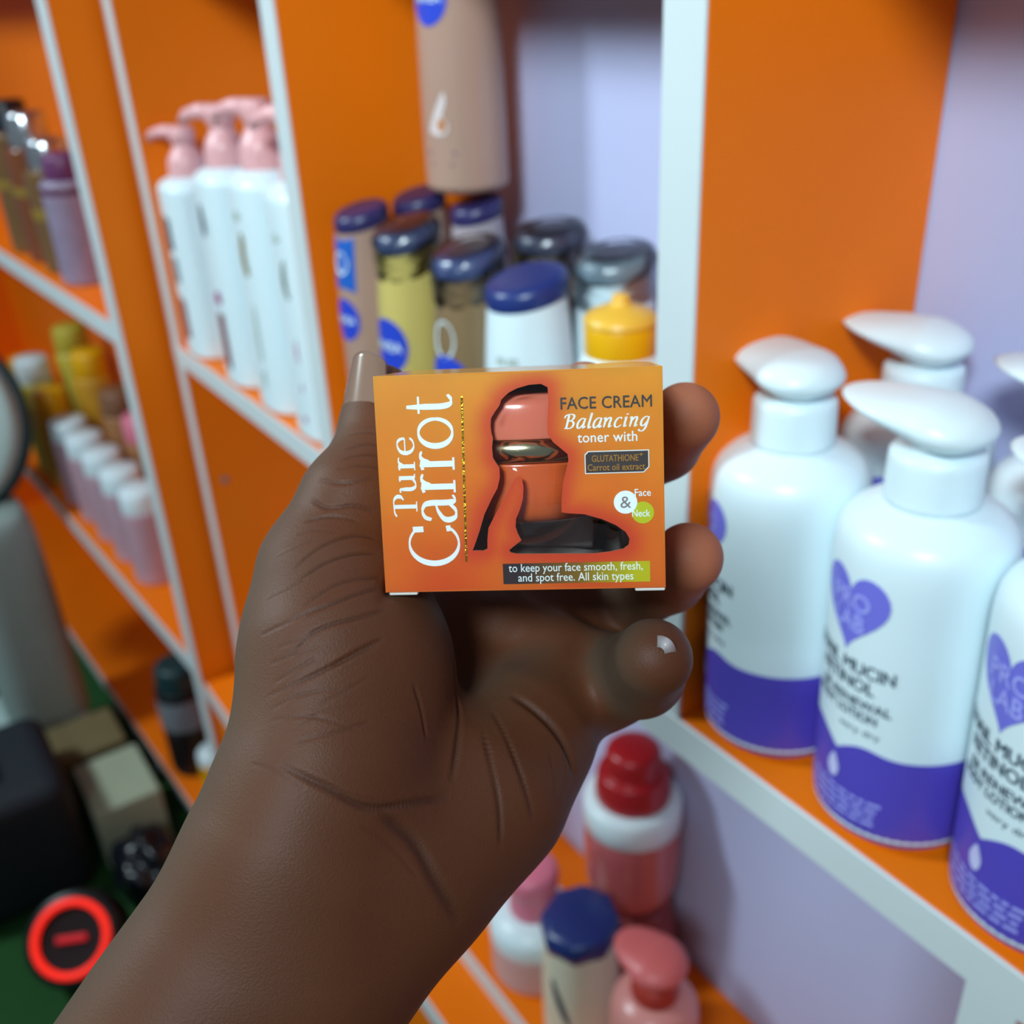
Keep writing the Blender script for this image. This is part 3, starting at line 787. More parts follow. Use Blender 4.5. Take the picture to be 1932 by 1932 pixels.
rg = tube('light_ring', [(0.0605 * math.cos(2 * math.pi * i / 56), 0.0605 * math.sin(2 * math.pi * i / 56), 0.0165) for i in range(56)], 0.0066, em, sp, 12, closed=True)
em2 = bpy.data.materials.new('red_logo_light')
em2.use_nodes = True
e2 = em2.node_tree.nodes['Principled BSDF']
e2.inputs['Base Color'].default_value = lin(190, 20, 30)
e2.inputs['Emission Color'].default_value = lin(200, 24, 36)
e2.inputs['Emission Strength'].default_value = 0.55
lg = bevel_box('logo_bar', (-0.026, -0.006, 0.0105), (0.026, 0.006, 0.0155), em2, sp, bev=0.002)
for o in (sb, gr, rg, lg):
    o.location = piv
    o.scale = (0.8, 0.8, 0.8)
    o.rotation_euler = q

# ------------------------------------------------------------------ the face cream carton
MM = 0.001
BR = Matrix(((0.99606, -0.0384, -0.07996), (0.02492, 0.98628, -0.16316), (0.08513, 0.16052, 0.98335)))
BOX_M = cam.matrix_world @ Matrix.Translation((1.634 * MM, 6.008 * MM, -207.902 * MM)) @ BR.to_4x4()
BWD, BHT, BDP = 58.0, 44.83, 44.0
carton = thing('face_cream_carton', 'small glossy orange face cream carton with cut-out window, held in the hand', 'carton')
carton.matrix_world = BOX_M
HOLE = [(6.24, 18.98), (6.23, 15.74), (5.91, 11.99), (5.93, 9.61), (6.97, 7.99), (8.62, 6.54), (9.78, 5.51), (9.94, 4.3), (9.38, 2.11), (8.71, -0.29), (8.3, -3.71),
 (8.22, -6.35), (9.42, -6.59), (12.82, -6.88), (16.39, -7.98), (19.15, -9.27), (21.12, -10.74), (21.88, -12.19), (21.66, -13.41), (20.64, -14.21),
 (17.83, -14.76), (14.61, -15.06), (8.56, -14.97), (2.49, -14.88), (-1.17, -14.8), (-2.38, -14.52), (-2.77, -14.0), (-1.51, -12.99), (-0.15, -11.99),
 (-0.81, -10.64), (-1.26, -9.19), (-1.1, -7.55), (-0.21, -5.53), (0.48, -3.3), (0.66, -1.08), (0.42, 0.75), (-0.16, 1.33), (-0.97, 0.99), (-2.28, -1.4),
 (-3.79, -4.01), (-5.31, -6.42), (-6.85, -9.26), (-7.15, -11.52), (-7.24, -13.59), (-8.08, -13.98), (-10.33, -13.93), (-9.64, -12.29), (-8.71, -9.83),
 (-7.54, -6.36), (-5.99, -3.34), (-4.69, -1.13), (-4.09, 1.08), (-4.11, 3.1), (-4.87, 4.33), (-5.34, 5.15), (-5.45, 7.17), (-5.17, 9.16), (-5.43, 10.17),
 (-5.57, 11.57), (-5.4, 13.15), (-4.65, 14.32), (-3.6, 15.67), (-3.16, 16.84), (-2.33, 17.6), (-1.51, 18.26), (0.11, 19.0), (2.51, 19.6), (4.88, 19.71)]
hole_c = HOLE
hw, hh = BWD / 2, BHT / 2
outer = [(-hw, -hh), (hw, -hh), (hw, hh), (-hw, hh)]
V2, F2 = fill(outer, hole_c, 0.8)

def vcol_mat(name, rough=0.3, coat=0.6):
    m = bpy.data.materials.new(name)
    m.use_nodes = True
    nt = m.node_tree
    b = nt.nodes['Principled BSDF']
    at = nt.nodes.new('ShaderNodeAttribute')
    at.attribute_name = 'print'
    nz = nt.nodes.new('ShaderNodeTexNoise')
    nz.inputs['Scale'].default_value = 220
    tc = nt.nodes.new('ShaderNodeTexCoord')
    nt.links.new(tc.outputs['Object'], nz.inputs['Vector'])
    mx = nt.nodes.new('ShaderNodeMix')
    mx.data_type = 'RGBA'
    mx.blend_type = 'MULTIPLY'
    mx.inputs['Factor'].default_value = 0.12
    nt.links.new(at.outputs['Color'], mx.inputs['A'])
    nt.links.new(nz.outputs['Color'], mx.inputs['B'])
    nt.links.new(mx.outputs['Result'], b.inputs['Base Color'])
    b.inputs['Roughness'].default_value = rough
    b.inputs['Coat Weight'].default_value = coat
    b.inputs['Coat Roughness'].default_value = 0.06
    return m

def set_print(o, cols):
    a = o.data.color_attributes.new('print', 'FLOAT_COLOR', 'POINT')
    a.data.foreach_set('color', np.array(cols, np.float32).ravel())

def seg_dist(pts, poly):
    P = np.array(pts)[:, None, :]
    A = np.array(poly)
    B = np.roll(A, -1, 0)
    AB = B - A
    t = np.clip(((P - A) * AB).sum(-1) / (AB * AB).sum(-1), 0, 1)
    return np.sqrt((((A + t[..., None] * AB) - P) ** 2).sum(-1)).min(1)

def carton_print(pts):
    """the printed ground: amber above, deep orange below, red halo round the window"""
    pts = np.array(pts)
    u = np.clip((pts[:, 1] + hh) / BHT, 0, 1)[:, None]
    top = np.array(lin(228, 150, 30)[:3])
    mid = np.array(lin(228, 122, 18)[:3])
    low = np.array(lin(216, 76, 8)[:3])
    c = np.where(u > 0.5, mid + (top - mid) * (u - 0.5) * 2, low + (mid - low) * u * 2)
    wv = (0.5 + 0.5 * np.sin(pts[:, 0] * 0.21 + 1.3 * np.sin(pts[:, 1] * 0.13 + 1)) * np.cos(pts[:, 1] * 0.17))[:, None]
    c = c * (1 - 0.18 * wv) + 0.18 * wv * np.array(lin(250, 180, 30)[:3])
    d = seg_dist(pts, hole_c)[:, None]
    k = np.exp(-(d / 3.0) ** 2) * 0.85
    c = c * (1 - k) + k * np.array(lin(212, 58, 30)[:3])
    return np.concatenate([c, np.ones((len(c), 1))], 1)

PRINT = vcol_mat('carton_print')
front = mesh_obj('front_panel', [(x * MM, y * MM, 0) for x, y in V2], F2, PRINT, carton, smooth=False)
set_print(front, carton_print(V2))
CARD = mat('white_card', (226, 222, 214), 0.6, 0.03, 40)
hv = []
hf = []
n = len(hole_c)
for i, (x, y) in enumerate(hole_c):
    hv += [(x * MM, y * MM, 0), (x * MM, y * MM, -0.5 * MM)]
    j = (i + 1) % n
    hf.append((2 * i, 2 * j, 2 * j + 1, 2 * i + 1))
mesh_obj('window_edge', hv, hf, mat('cut_card_edge', (238, 150, 110), 0.6), front, smooth=False)
def panel(name, lo, hi, parent=carton, m=None):
    o = bevel_box(name, [v * MM for v in lo], [v * MM for v in hi], m or PRINT, parent, bev=0.0002, seg=1)
    if m is None:
        set_print(o, carton_print([(v.co.x / MM, v.co.y / MM) for v in o.data.vertices]))
    return o
panel('side_panel', (-hw, -hh, -BDP), (-hw + 0.5, hh, -0.05))
panel('side_panel', (hw - 0.5, -hh, -BDP), (hw, hh, -0.05))
panel('top_panel', (-hw + 0.5, hh - 0.5, -BDP), (hw - 0.5, hh, -0.05))
panel('bottom_panel', (-hw + 0.5, -hh, -BDP), (hw - 0.5, -hh + 0.5, -0.05), m=CARD)
panel('back_panel', (-hw + 0.5, -hh + 0.5, -BDP), (hw - 0.5, hh - 0.5, -BDP + 0.5), m=mat('inner_card_grey', (214, 206, 206), 0.7, 0.04, 40))
panel('flap', (-28.3, -hh - 0.75, -2.5), (-22.3, -hh - 0.05, -0.3), m=CARD)
panel('flap', (22.8, -hh - 0.75, -2.5), (28.9, -hh - 0.05, -0.3), m=CARD)

def flat(name, VF, x, y, m, lift=0.10, vertical=False, parent=front, smooth=False):
    V, F = VF
    V = [tuple(v) + (0,) * (3 - len(v)) for v in V]
    if vertical:
        V = [(-b, a, c) for a, b, c in V]
    return mesh_obj(name, [((x + a) * MM, (y + b) * MM, (lift + 0.006 * c) * MM) for a, b, c in V], F, m, parent, smooth=False)
PW = mat('white_ink', (236, 246, 246), 0.35, 0.01, 40, coat=0.4)
PB = mat('charcoal_ink', (62, 52, 50), 0.35, 0.03, 40, coat=0.4)
PG = mat('gold_ink', (176, 122, 40), 0.35, 0.05, 60)
GOLD = mat('gold_foil', (190, 150, 30), 0.25, 0.25, 900, 0.4, 900, metal=0.9)
LIME = mat('lime_ink', (190, 196, 20), 0.35, 0.04, 40, coat=0.4)
LID = mat('salmon_lid', (226, 122, 98), 0.22, 0.04, 60, coat=0.3)

flat('lettering', nib('Carrot', 35.4, 10.0, 0.105, 0.034, gap=0.02), -13.35, -17.0, PW, vertical=True)
flat('lettering', nib('Pure', 16.4, 4.9, 0.105, 0.04, gap=0.03), -21.4, -6.5, PW, vertical=True)
flat('foil_line', ([(-11.72 - 0.2, -16.2), (-11.72 + 0.2, -16.2), (-11.12 + 0.2, 17.8), (-11.12 - 0.2, 17.8)], [(0, 1, 2, 3)]), 0, 0, GOLD, 0.10)
flat('lettering', text2d('FACE CREAM', 18.1, 2.45, 0.009, spacing=1.02), 8.7, 14.5, PB)
flat('lettering', nib('BAlAncing', 17.2, 2.9, 0.12, 0.05, 0.28, 0.05), 9.2, 10.6, PW)
flat('lettering', text2d('toner with', 11.9, 2.1, 0.012, spacing=1.03), 11.9, 7.75, PW)
def chamfer(w, h, c):
    return [(0, 0), (w - c, 0), (w, c), (w, h), (c * 0.6, h), (0, h - c * 0.6)]
bd = flat('badge_border', (chamfer(12.9, 4.6, 1.1), [tuple(range(6))]), 13.2, 1.35, PW, 0.09)
bi = flat('badge', (chamfer(12.5, 4.2, 1.0), [tuple(range(6))]), 13.4, 1.55, PB, 0.12)
flat('lettering', text2d('GLUTATHIONE', 9.3, 1.45, 0.012), 14.65, 3.72, PG, 0.15, parent=bi) if False else flat('lettering', text2d('GLUTATHIONE', 9.3, 1.35, 0.012), 14.65, 3.78, PG, 0.15)
flat('lettering', text2d('+', 0.8, 0.9, 0.02), 24.1, 4.6, PG, 0.15)
flat('lettering', text2d('Carrot oil extract', 11.5, 1.35, 0.012), 13.75, 2.0, PG, 0.15)
flat('lime_disc', fill(oval(4.5, 4.5)), 24.65, -6.8, LIME, 0.09)
flat('white_disc', fill(oval(4.75, 4.75)), 21.2, -4.6, PW, 0.12)
flat('lettering', text2d('&', 2.2, 2.5, 0.0), 20.15, -5.75, mat('grey_ink', (130, 120, 120), 0.4), 0.15)
flat('lettering', text2d('Face', 3.2, 1.5, 0.014), 23.1, -3.4, PW, 0.15)
flat('lettering', text2d('Neck', 3.6, 1.5, 0.014), 22.5, -7.6, PW, 0.15)
# printed bar fading from brown to lime
gx, gv, gf, gc = 31, [], [], []
for i in range(gx):
    for j in range(5):
        x, y = -4.2 + 30.1 * i / (gx - 1), -21.1 + 4.3 * j / 4
        gv.append((x * MM, y * MM, 0.09 * MM))
        u, w = i / (gx - 1), j / 4
        a, b, c = np.array(lin(54, 38, 42)), np.array(lin(150, 110, 10)), np.array(lin(196, 190, 8))
        s = min(1, max(0, (u - 0.12) / 0.5))
        q = min(1, max(0, (u - 0.55) / 0.35))
        col = a + (b - a) * s
        col = col + (c - col) * q
        gc.append(col)
for i in range(gx - 1):
    for j in range(4):
        gf.append((i * 5 + j, (i + 1) * 5 + j, (i + 1) * 5 + j + 1, i * 5 + j + 1))
bar = mesh_obj('print_bar', gv, gf, PRINT, front, smooth=False)
set_print(bar, gc)
flat('lettering', text2d('to keep your face smooth, fresh,', 27.4, 1.75, 0.006), -3.0, -18.55, PW, 0.13)
flat('lettering', text2d('and spot free. All skin types', 23.6, 1.75, 0.006), -1.1, -20.6, PW, 0.13)

# clear wrap pulled over the front, puckered across the window
nx, ny = 110, 86
fv, ff = [], []
dh = None
gp = [(-hw + BWD * i / (nx - 1), -hh + BHT * j / (ny - 1)) for i in range(nx) for j in range(ny)]
dd = seg_dist(gp, hole_c)
for k, (x, y) in enumerate(gp):
    ins = inside((x, y), hole_c)
    w = min(1.0, dd[k] / 2.0) if ins else 0.0
    sag = -0.5 * w
    ripple = (0.15 * math.sin((y + 0.45 * x) * 1.0) + 0.04 * math.sin((y - 0.2 * x) * 2.3 + 1)) * (0.25 + 0.75 * w if ins else 0.07)
    edge = 0.35 * math.exp(-((hh - y) / 1.6) ** 2) * (0.5 + 0.5 * math.sin(x * 0.35 + 1.0))
    fv.append((x * MM, y * MM, (0.34 + sag + ripple + edge) * MM))
for i in range(nx - 1):
    for j in range(ny - 1):
        ff.append((i * ny + j, (i + 1) * ny + j, (i + 1) * ny + j + 1, i * ny + j + 1))
mesh_obj('cellophane', fv, ff, film_mat('cellophane', 0.035, 0.06), carton)

# cream jar inside
jar = thing('cream_jar', 'salmon-lidded orange cream jar with metallic ring, seen through the carton window', 'jar')
jar.matrix_world = BOX_M @ Matrix.Translation((0.5 * MM, (-hh + 0.52) * MM, -22.2 * MM)) @ Matrix.Rotation(-math.pi / 2, 4, 'X')
mmp = lambda P: [(a * MM, b * MM) for a, b in P]
lathe('cup', mmp(smooth_prof([(3, 11.2), (12, 11.6), (17, 13.2), (18.6, 16.5), (18.9, 20), (19, 25.4)], 5)), mat('orange_cream_cup', (232, 104, 40), 0.3, 0.04, 50, coat=0.5), jar, 64)
lathe('clear_base', mmp([(19.2, 0.2), (20.2, 0.8), (20.2, 22), (20.0, 25.2)]), film_mat('clear_acrylic', 0.05, 0.08, (0.98, 0.98, 0.99, 1)), jar, 64, closed=False)
lathe('ring', mmp([(19.6, 25.5), (20.4, 25.7), (20.6, 28), (20.4, 30.1), (19.8, 30.3)]), mat('pale_gold_metal', (214, 208, 170), 0.16, 0.06, 60, metal=1.0), jar, 72)
lathe('lid', mmp(smooth_prof([(20.0, 30.4), (20.3, 31), (20.3, 36.5), (19.4, 38.6), (17, 39.6), (3, 40)], 4)), LID, jar, 72)

# ------------------------------------------------------------------ the hand
HAND = {'cut': [],
 'fingers': [{'k': 12,
              'pts': [([-40.47, -35.72, -18.1], 18.2), ([-43.9, -19.32, -28.1], 15.6), ([-38.0, -3.41, -31.1], 12.8), ([-34.1, 8.56, -39.1], 10.2),
                      ([-33.72, 15.47, -42.1], 9.6), ([-33.85, 22.16, -44.1], 8.3)],
              'reach': 30},
             {'k': 6,
              'pts': [([-25.09, -10.81, -65.1], 10.5), ([-2.52, 11.1, -77.1], 9.6), ([11.8, 19.13, -68.1], 8.8), ([17.23, 25.11, -58.1], 8)],
              'reach': 14},
             {'k': 6,
              'pts': [([-12.24, -19.49, -69.1], 10.5), ([21.01, 1.49, -76.1], 9.7), ([37.15, 11.35, -54.1], 9.0), ([39.88, 16.78, -38.1], 8.4)],
              'reach': 14},
             {'k': 6,
              'pts': [([0.36, -36.36, -66.1], 11), ([27.31, -31.03, -73.1], 10), ([38.51, -22.55, -54.1], 9.0), ([40.64, -16.96, -38.1], 8.5)],
              'reach': 14},
             {'k': 8,
              'pts': [([10.85, -48.59, -54.1], 12), ([23.32, -49.41, -54.1], 11.4), ([29.31, -44.88, -39.1], 10.4), ([29.9, -38.72, -21.1], 8.9)],
              'reach': 24}],
 'hi': [62, 42, 48],
 'lo': [-168, -246, -92],
 'palm': [('c', ([-129.23, -201.19, 15.9], [-90.0, -141.55, 4.9], 26, 22), 8), ('c', ([-90.0, -141.55, 4.9], [-46.13, -74.88, -8.1], 22, 19.5), 8),
          ('c', ([-113.83, -190.04, 11.9], [-74.41, -140.37, -0.1], 26, 21.5), 14), ('c', ([-74.41, -140.37, -0.1], [-42.18, -100.36, -9.1], 21.5, 19), 14),
          ('c', ([-42.18, -100.36, -9.1], [-23.62, -83.21, -18.1], 19, 18), 14), ('c', ([-61.0, -115.0, -6.1], [-33.92, -79.0, -18.1], 19, 17), 16),
          ('c', ([-46.13, -74.88, -8.1], [-40.62, -57.47, -11.1], 19.5, 18), 14), ('c', ([-40.62, -57.47, -11.1], [-39.95, -35.59, -17.1], 18, 18.0), 12),
          ('e', ([-32.7, -44.58, -22.1], (18.5, 26, 16.5), [[0.995, -0.105, 0.0], [0.105, 0.995, 0.0], [0.0, 0.0, 1.0]]), 10),
          ('c', ([-23.62, -83.21, -18.1], [-8.28, -70.56, -30.1], 18, 17.5), 12), ('c', ([-8.28, -70.56, -30.1], [2.77, -58.93, -42.1], 17.5, 14.5), 12),
          ('c', ([2.77, -58.93, -42.1], [11.39, -49.95, -54.1], 14.5, 11.5), 10), ('c', ([-33.99, -78.26, -27.1], [-25.09, -10.81, -65.1], 15, 10.5), 10),
          ('c', ([-29.47, -79.18, -30.1], [-12.24, -19.49, -69.1], 15, 10.5), 8), ('c', ([-22.25, -79.8, -32.1], [0.36, -33.62, -67.1], 15, 10.5), 8),
          ('c', ([-12.4, -72.9, -34.1], [11.31, -50.62, -58.1], 14, 10.5), 8), ('c', ([-42.23, -35.99, -20.1], [-25.09, -10.81, -65.1], 13, 9), 8),
          ('e', ([-3.8, -34.35, -54.1], (9, 8, 6), [[0.94, -0.342, 0.0], [0.342, 0.94, 0.0], [0.0, 0.0, 1.0]]), 6),
          ('e', ([8.41, -39.78, -54.1], (8, 8, 6), [[0.94, -0.342, 0.0], [0.342, 0.94, 0.0], [0.0, 0.0, 1.0]]), 6)]}
CREASE = [(0.5, 0.7, [(-18.4, -27.7, -45.0), (-14.6, -37.2, -20.3), (-13.4, -48.5, -17.7), (-13.4, -56.3, -11.1), (-14.5, -63.0, -6.1)]),
 (0.4, 0.7, [(-13.2, -46.8, -30.7), (-7.0, -57.1, -13.5), (-4.3, -68.3, -8.5), (-4.1, -76.6, -7.1)]),
 (0.45, 0.7, [(-6.3, -50.6, -22.3), (-0.5, -60.6, -13.8), (2.9, -72.6, -12.6)]), (0.25, 0.6, [(6.8, -59.2, -20.6), (7.7, -68.7, -17.6)]),
 (0.8, 1.0, [(-2.2, -47.9, -27.4), (4.9, -52.2, -24.5), (9.9, -58.1, -24.1), (12.6, -67.0, -25.8)]),
 (0.45, 0.8, [(-46.8, -54.7, 10.1), (-37.7, -58.7, 11.3), (-29.6, -63.3, 8.7), (-20.1, -64.6, 0.4), (-14.4, -64.9, -5.1)]),
 (0.7, 1.3, [(-27.8, -64.5, 7.6), (-21.4, -71.5, 3.8), (-16.7, -80.2, 3.1), (-12.2, -90.2, -1.0)]),
 (0.25, 0.6, [(-34.9, -60.5, 10.8), (-29.1, -64.0, 8.4), (-23.4, -64.5, 3.8)]),
 (0.3, 0.5, [(-46.3, -3.0, -19.4), (-42.3, -5.1, -17.1), (-36.5, -4.7, -17.3), (-31.5, -5.9, -19.3)]),
 (0.3, 0.5, [(-47.0, -8.2, -16.1), (-41.7, -7.1, -16.0), (-34.9, -8.2, -16.8)]),
 (0.35, 0.5, [(-47.3, -17.9, -7.0), (-42.4, -13.6, -10.4), (-36.0, -11.2, -14.2), (-31.2, -11.9, -16.9)]),
 (0.4, 0.5, [(-45.6, -20.2, -4.1), (-40.4, -16.6, -6.8), (-34.7, -14.9, -10.2), (-30.3, -15.1, -13.5)]),
 (0.3, 0.5, [(-43.7, -25.1, 0.4), (-37.6, -21.0, -2.5), (-31.0, -19.8, -6.3), (-28.9, -19.6, -8.0)]),
 (0.35, 0.5, [(-46.3, -27.7, 1.0), (-39.1, -25.1, 0.7), (-32.8, -22.8, -2.4), (-28.6, -21.6, -6.0)]),
 (0.35, 0.5, [(-46.7, -35.5, 3.3), (-40.3, -29.6, 2.7), (-33.1, -27.5, 0.7), (-26.9, -26.1, -3.4)]),
 (0.3, 0.5, [(-37.6, -36.9, 4.5), (-32.1, -33.6, 2.3), (-27.6, -31.8, -0.5)]),
 (0.35, 0.5, [(-50.7, -43.1, 3.7), (-41.2, -38.5, 5.1), (-34.0, -35.0, 3.3), (-28.7, -32.7, 0.4)]),
 (0.2, 0.4, [(-49.3, -40.3, 3.6), (-44.4, -37.2, 4.4), (-40.2, -34.9, 4.2)]), (0.2, 0.4, [(-49.5, -45.3, 5.1), (-43.0, -42.0, 5.9), (-34.8, -41.1, 5.0)]),
 (0.2, 0.4, [(-49.3, -47.2, 6.0), (-40.6, -46.1, 7.4), (-31.5, -49.2, 6.4)]), (0.2, 0.4, [(-43.4, -50.7, 9.1), (-35.4, -48.9, 7.8), (-29.6, -47.5, 4.7)]),
 (0.25, 0.45, [(-39.6, 7.9, -24.0), (-35.0, 9.5, -25.9), (-31.5, 9.1, -26.9)]), (0.25, 0.45, [(-39.7, 5.6, -21.4), (-34.6, 6.9, -23.1), (-31.0, 6.5, -24.8)]),
 (0.25, 0.45, [(-41.0, 3.5, -20.0), (-34.3, 4.2, -20.8), (-30.7, 3.8, -22.5)]), (0.2, 0.45, [(-39.8, 11.7, -29.2), (-35.4, 12.5, -28.5), (-31.5, 11.9, -28.8)]),
 (0.25, 0.5, [(-44.9, 1.2, -20.6), (-38.6, 0.3, -18.2), (-31.9, 1.8, -20.3)]), (0.2, 0.4, [(-53.1, -24.1, -5.4), (-48.3, -21.8, -3.8), (-44.0, -19.6, -4.1)]),
 (0.2, 0.4, [(-53.2, -31.4, -1.4), (-48.4, -29.0, 0.7), (-43.4, -26.8, 1.3)]), (0.3, 0.5, [(-22.0, -41.4, -3.3), (-20.4, -47.1, -4.4), (-19.3, -53.2, -4.7)]),
 (0.12, 0.4, [(-49.2, -33.6, 1.8), (-44.7, -31.7, 2.8), (-40.5, -29.3, 2.6)]), (0.12, 0.4, [(-50.8, -36.8, 1.8), (-45.7, -34.8, 3.4), (-39.3, -32.4, 3.5)]),
 (0.12, 0.4, [(-39.7, -43.9, 6.7), (-34.8, -41.6, 5.2), (-29.9, -38.9, 2.5)]), (0.12, 0.4, [(-43.7, -47.8, 7.9), (-37.6, -44.9, 6.8), (-30.7, -44.4, 4.3)]),
 (0.12, 0.4, [(-53.0, -55.1, 7.8), (-47.2, -56.0, 10.4), (-40.8, -59.2, 11.8)]),
 (0.12, 0.4, [(-48.3, -11.1, -14.2), (-44.8, -9.9, -14.1), (-39.0, -10.5, -13.8)]),
 (0.12, 0.4, [(-52.6, -15.6, -12.9), (-47.8, -13.3, -12.0), (-43.4, -11.6, -12.5)]),
 (0.15, 0.45, [(-38.9, -57.3, 11.2), (-33.0, -60.5, 10.1), (-27.2, -62.6, 7.0)]), (0.15, 0.5, [(-31.0, -66.9, 9.8), (-25.2, -72.1, 6.5), (-20.1, -78.9, 4.9)]),
 (0.15, 0.5, [(9.6, -60.2, -22.9), (10.3, -66.0, -21.9), (8.2, -72.0, -18.1)])]
def hand_field(P, H):
    """signed distance (mm) of the hand at points P (N,3) in the hand frame"""
    P=P.astype(np.float32)
    def cone(a,b,ra,rb):
        a=np.array(a,np.float32);b=np.array(b,np.float32)
        ab=b-a; L=float(ab@ab)+1e-9
        t=np.clip((P-a)@ab/L,0,1)
        q=P-a-t[:,None]*ab
        return np.sqrt((q*q).sum(1))-(ra+(rb-ra)*t)
    def ell(c,r,R):
        q=(P-np.array(c,np.float32))@np.array(R,np.float32)
        r=np.array(r,np.float32)
        k0=np.sqrt(((q/r)**2).sum(1)); k1=np.sqrt(((q/(r*r))**2).sum(1))+1e-9
        return k0*(k0-1)/k1
    def smin(a,b,k):
        h=np.maximum(k-np.abs(a-b),0)/k
        return np.minimum(a,b)-h*h*k*.25
    d=None
    for kind,args,k in H['palm']:
        e=cone(*args) if kind=='c' else ell(*args)
        d=e if d is None else smin(d,e,k)
    for ch in H['fingers']:
        pts=ch['pts']; e=None
        for (a,ra),(b,rb) in zip(pts[:-1],pts[1:]):
            c=cone(a,b,ra,rb); e=c if e is None else smin(e,c,2.5)
        root=np.array(pts[0][0],np.float32)
        dist=np.sqrt(((P-root)**2).sum(1))
        k=np.clip(ch['k']*(1-(dist-ch['reach'])/14.),.7,ch['k'])
        d=smin(d,e,k)
    for c,r,k in H['cut']:
        e=np.sqrt(((P-np.array(c,np.float32))**2).sum(1))-r
        d=-smin(-d,e,k)
    return d

def surface_nets(F, org, h):
    S = F < 0
    nx, ny, nz = F.shape
    cnt = np.zeros((nx - 1, ny - 1, nz - 1), np.uint8)
    offs = [(a, b, c) for a in (0, 1) for b in (0, 1) for c in (0, 1)]
    for a, b, c in offs:
        cnt += S[a:nx - 1 + a, b:ny - 1 + b, c:nz - 1 + c]
    act = np.argwhere((cnt > 0) & (cnt < 8))
    idx = np.full(cnt.shape, -1, np.int64)
    idx[tuple(act.T)] = np.arange(len(act))
    acc = np.zeros((len(act), 3))
    num = np.zeros(len(act))
    for i, p in enumerate(offs):
        for j, q in enumerate(offs):
            if j <= i or sum(abs(p[k] - q[k]) for k in range(3)) != 1:
                continue
            A = F[act[:, 0] + p[0], act[:, 1] + p[1], act[:, 2] + p[2]]
            B = F[act[:, 0] + q[0], act[:, 1] + q[1], act[:, 2] + q[2]]
            c = (A < 0) != (B < 0)
            t = np.where(c, A / np.where(c, A - B, 1), 0)
            acc += np.where(c[:, None], np.array(p) + t[:, None] * (np.array(q) - np.array(p)), 0)
            num += c
    V = (act + acc / num[:, None]) * h + org
    Q = []
    for ax in range(3):
        o1, o2 = (ax + 1) % 3, (ax + 2) % 3
        sl0 = [slice(None)] * 3
        sl1 = [slice(None)] * 3
        sl0[ax] = slice(0, -1)
        sl1[ax] = slice(1, None)
        ch = np.argwhere(S[tuple(sl0)] != S[tuple(sl1)])
        ok = (ch[:, o1] > 0) & (ch[:, o2] > 0) & (ch[:, o1] < F.shape[o1] - 1) & (ch[:, o2] < F.shape[o2] - 1)
        ch = ch[ok]
        sg = S[tuple(ch.T)]
        def cell(d1, d2):
            c = ch.copy()
            c[:, o1] -= d1
            c[:, o2] -= d2
            return idx[tuple(c.T)]
        q = np.stack([cell(1, 1), cell(0, 1), cell(0, 0), cell(1, 0)], 1)
        q[~sg] = q[~sg][:, ::-1]
        Q.append(q)
    return V, np.concatenate(Q)

def quad_split(V, Q):
    E = np.sort(np.concatenate([Q[:, [0, 1]], Q[:, [1, 2]], Q[:, [2, 3]], Q[:, [3, 0]]]), 1)
    key = E[:, 0] * (len(V) + 1) + E[:, 1]
    u, first, inv = np.unique(key, return_index=True, return_inverse=True)
    ev = (V[E[first, 0]] + V[E[first, 1]]) / 2
    fv = V[Q].mean(1)
    nE, nV = len(u), len(V)
    e = inv.reshape(4, -1).T + nV
    f = np.arange(len(Q)) + nV + nE
    out = np.concatenate([np.stack([Q[:, k], e[:, k], f, e[:, (k + 3) % 4]], 1) for k in range(4)])
    return np.concatenate([V, ev, fv]), out

def relax(V, Q, it, w=0.5):
    a = np.concatenate([Q[:, k] for k in range(4)] + [Q[:, (k + 1) % 4] for k in range(4)])
    b = np.concatenate([Q[:, (k + 1) % 4] for k in range(4)] + [Q[:, k] for k in range(4)])
    deg = np.bincount(a, minlength=len(V))[:, None]
    for _ in range(it):
        s = np.stack([np.bincount(a, V[b, k], minlength=len(V)) for k in range(3)], 1)
        V = V + w * (s / deg - V)
    return V

def vnormals(V, Q):
    n = np.cross(V[Q[:, 2]] - V[Q[:, 0]], V[Q[:, 3]] - V[Q[:, 1]])
    out = np.stack([np.bincount(Q.ravel(), np.repeat(n[:, k], 4), minlength=len(V)) for k in range(3)], 1)
    return out / (np.linalg.norm(out, axis=1)[:, None] + 1e-9)

BXR = np.array(BR)
def box_field(P):
    q = P @ BXR
    lo = np.array([-hw, -hh - 0.8, -BDP]) - 0.25
    hi = np.array([hw, hh, 4.5]) + 0.25
    c, e = (lo + hi) / 2, (hi - lo) / 2
    d = np.abs(q - c) - e
    return np.sqrt((np.maximum(d, 0) ** 2).sum(1)) + np.minimum(d.max(1), 0)

def hand_total(P):
    d = hand_field(P, HAND)
    e = -box_field(P)
    k = 2.0
    h = np.maximum(k - np.abs(d - e), 0) / k
    return np.maximum(d, e) + h * h * k * 0.25

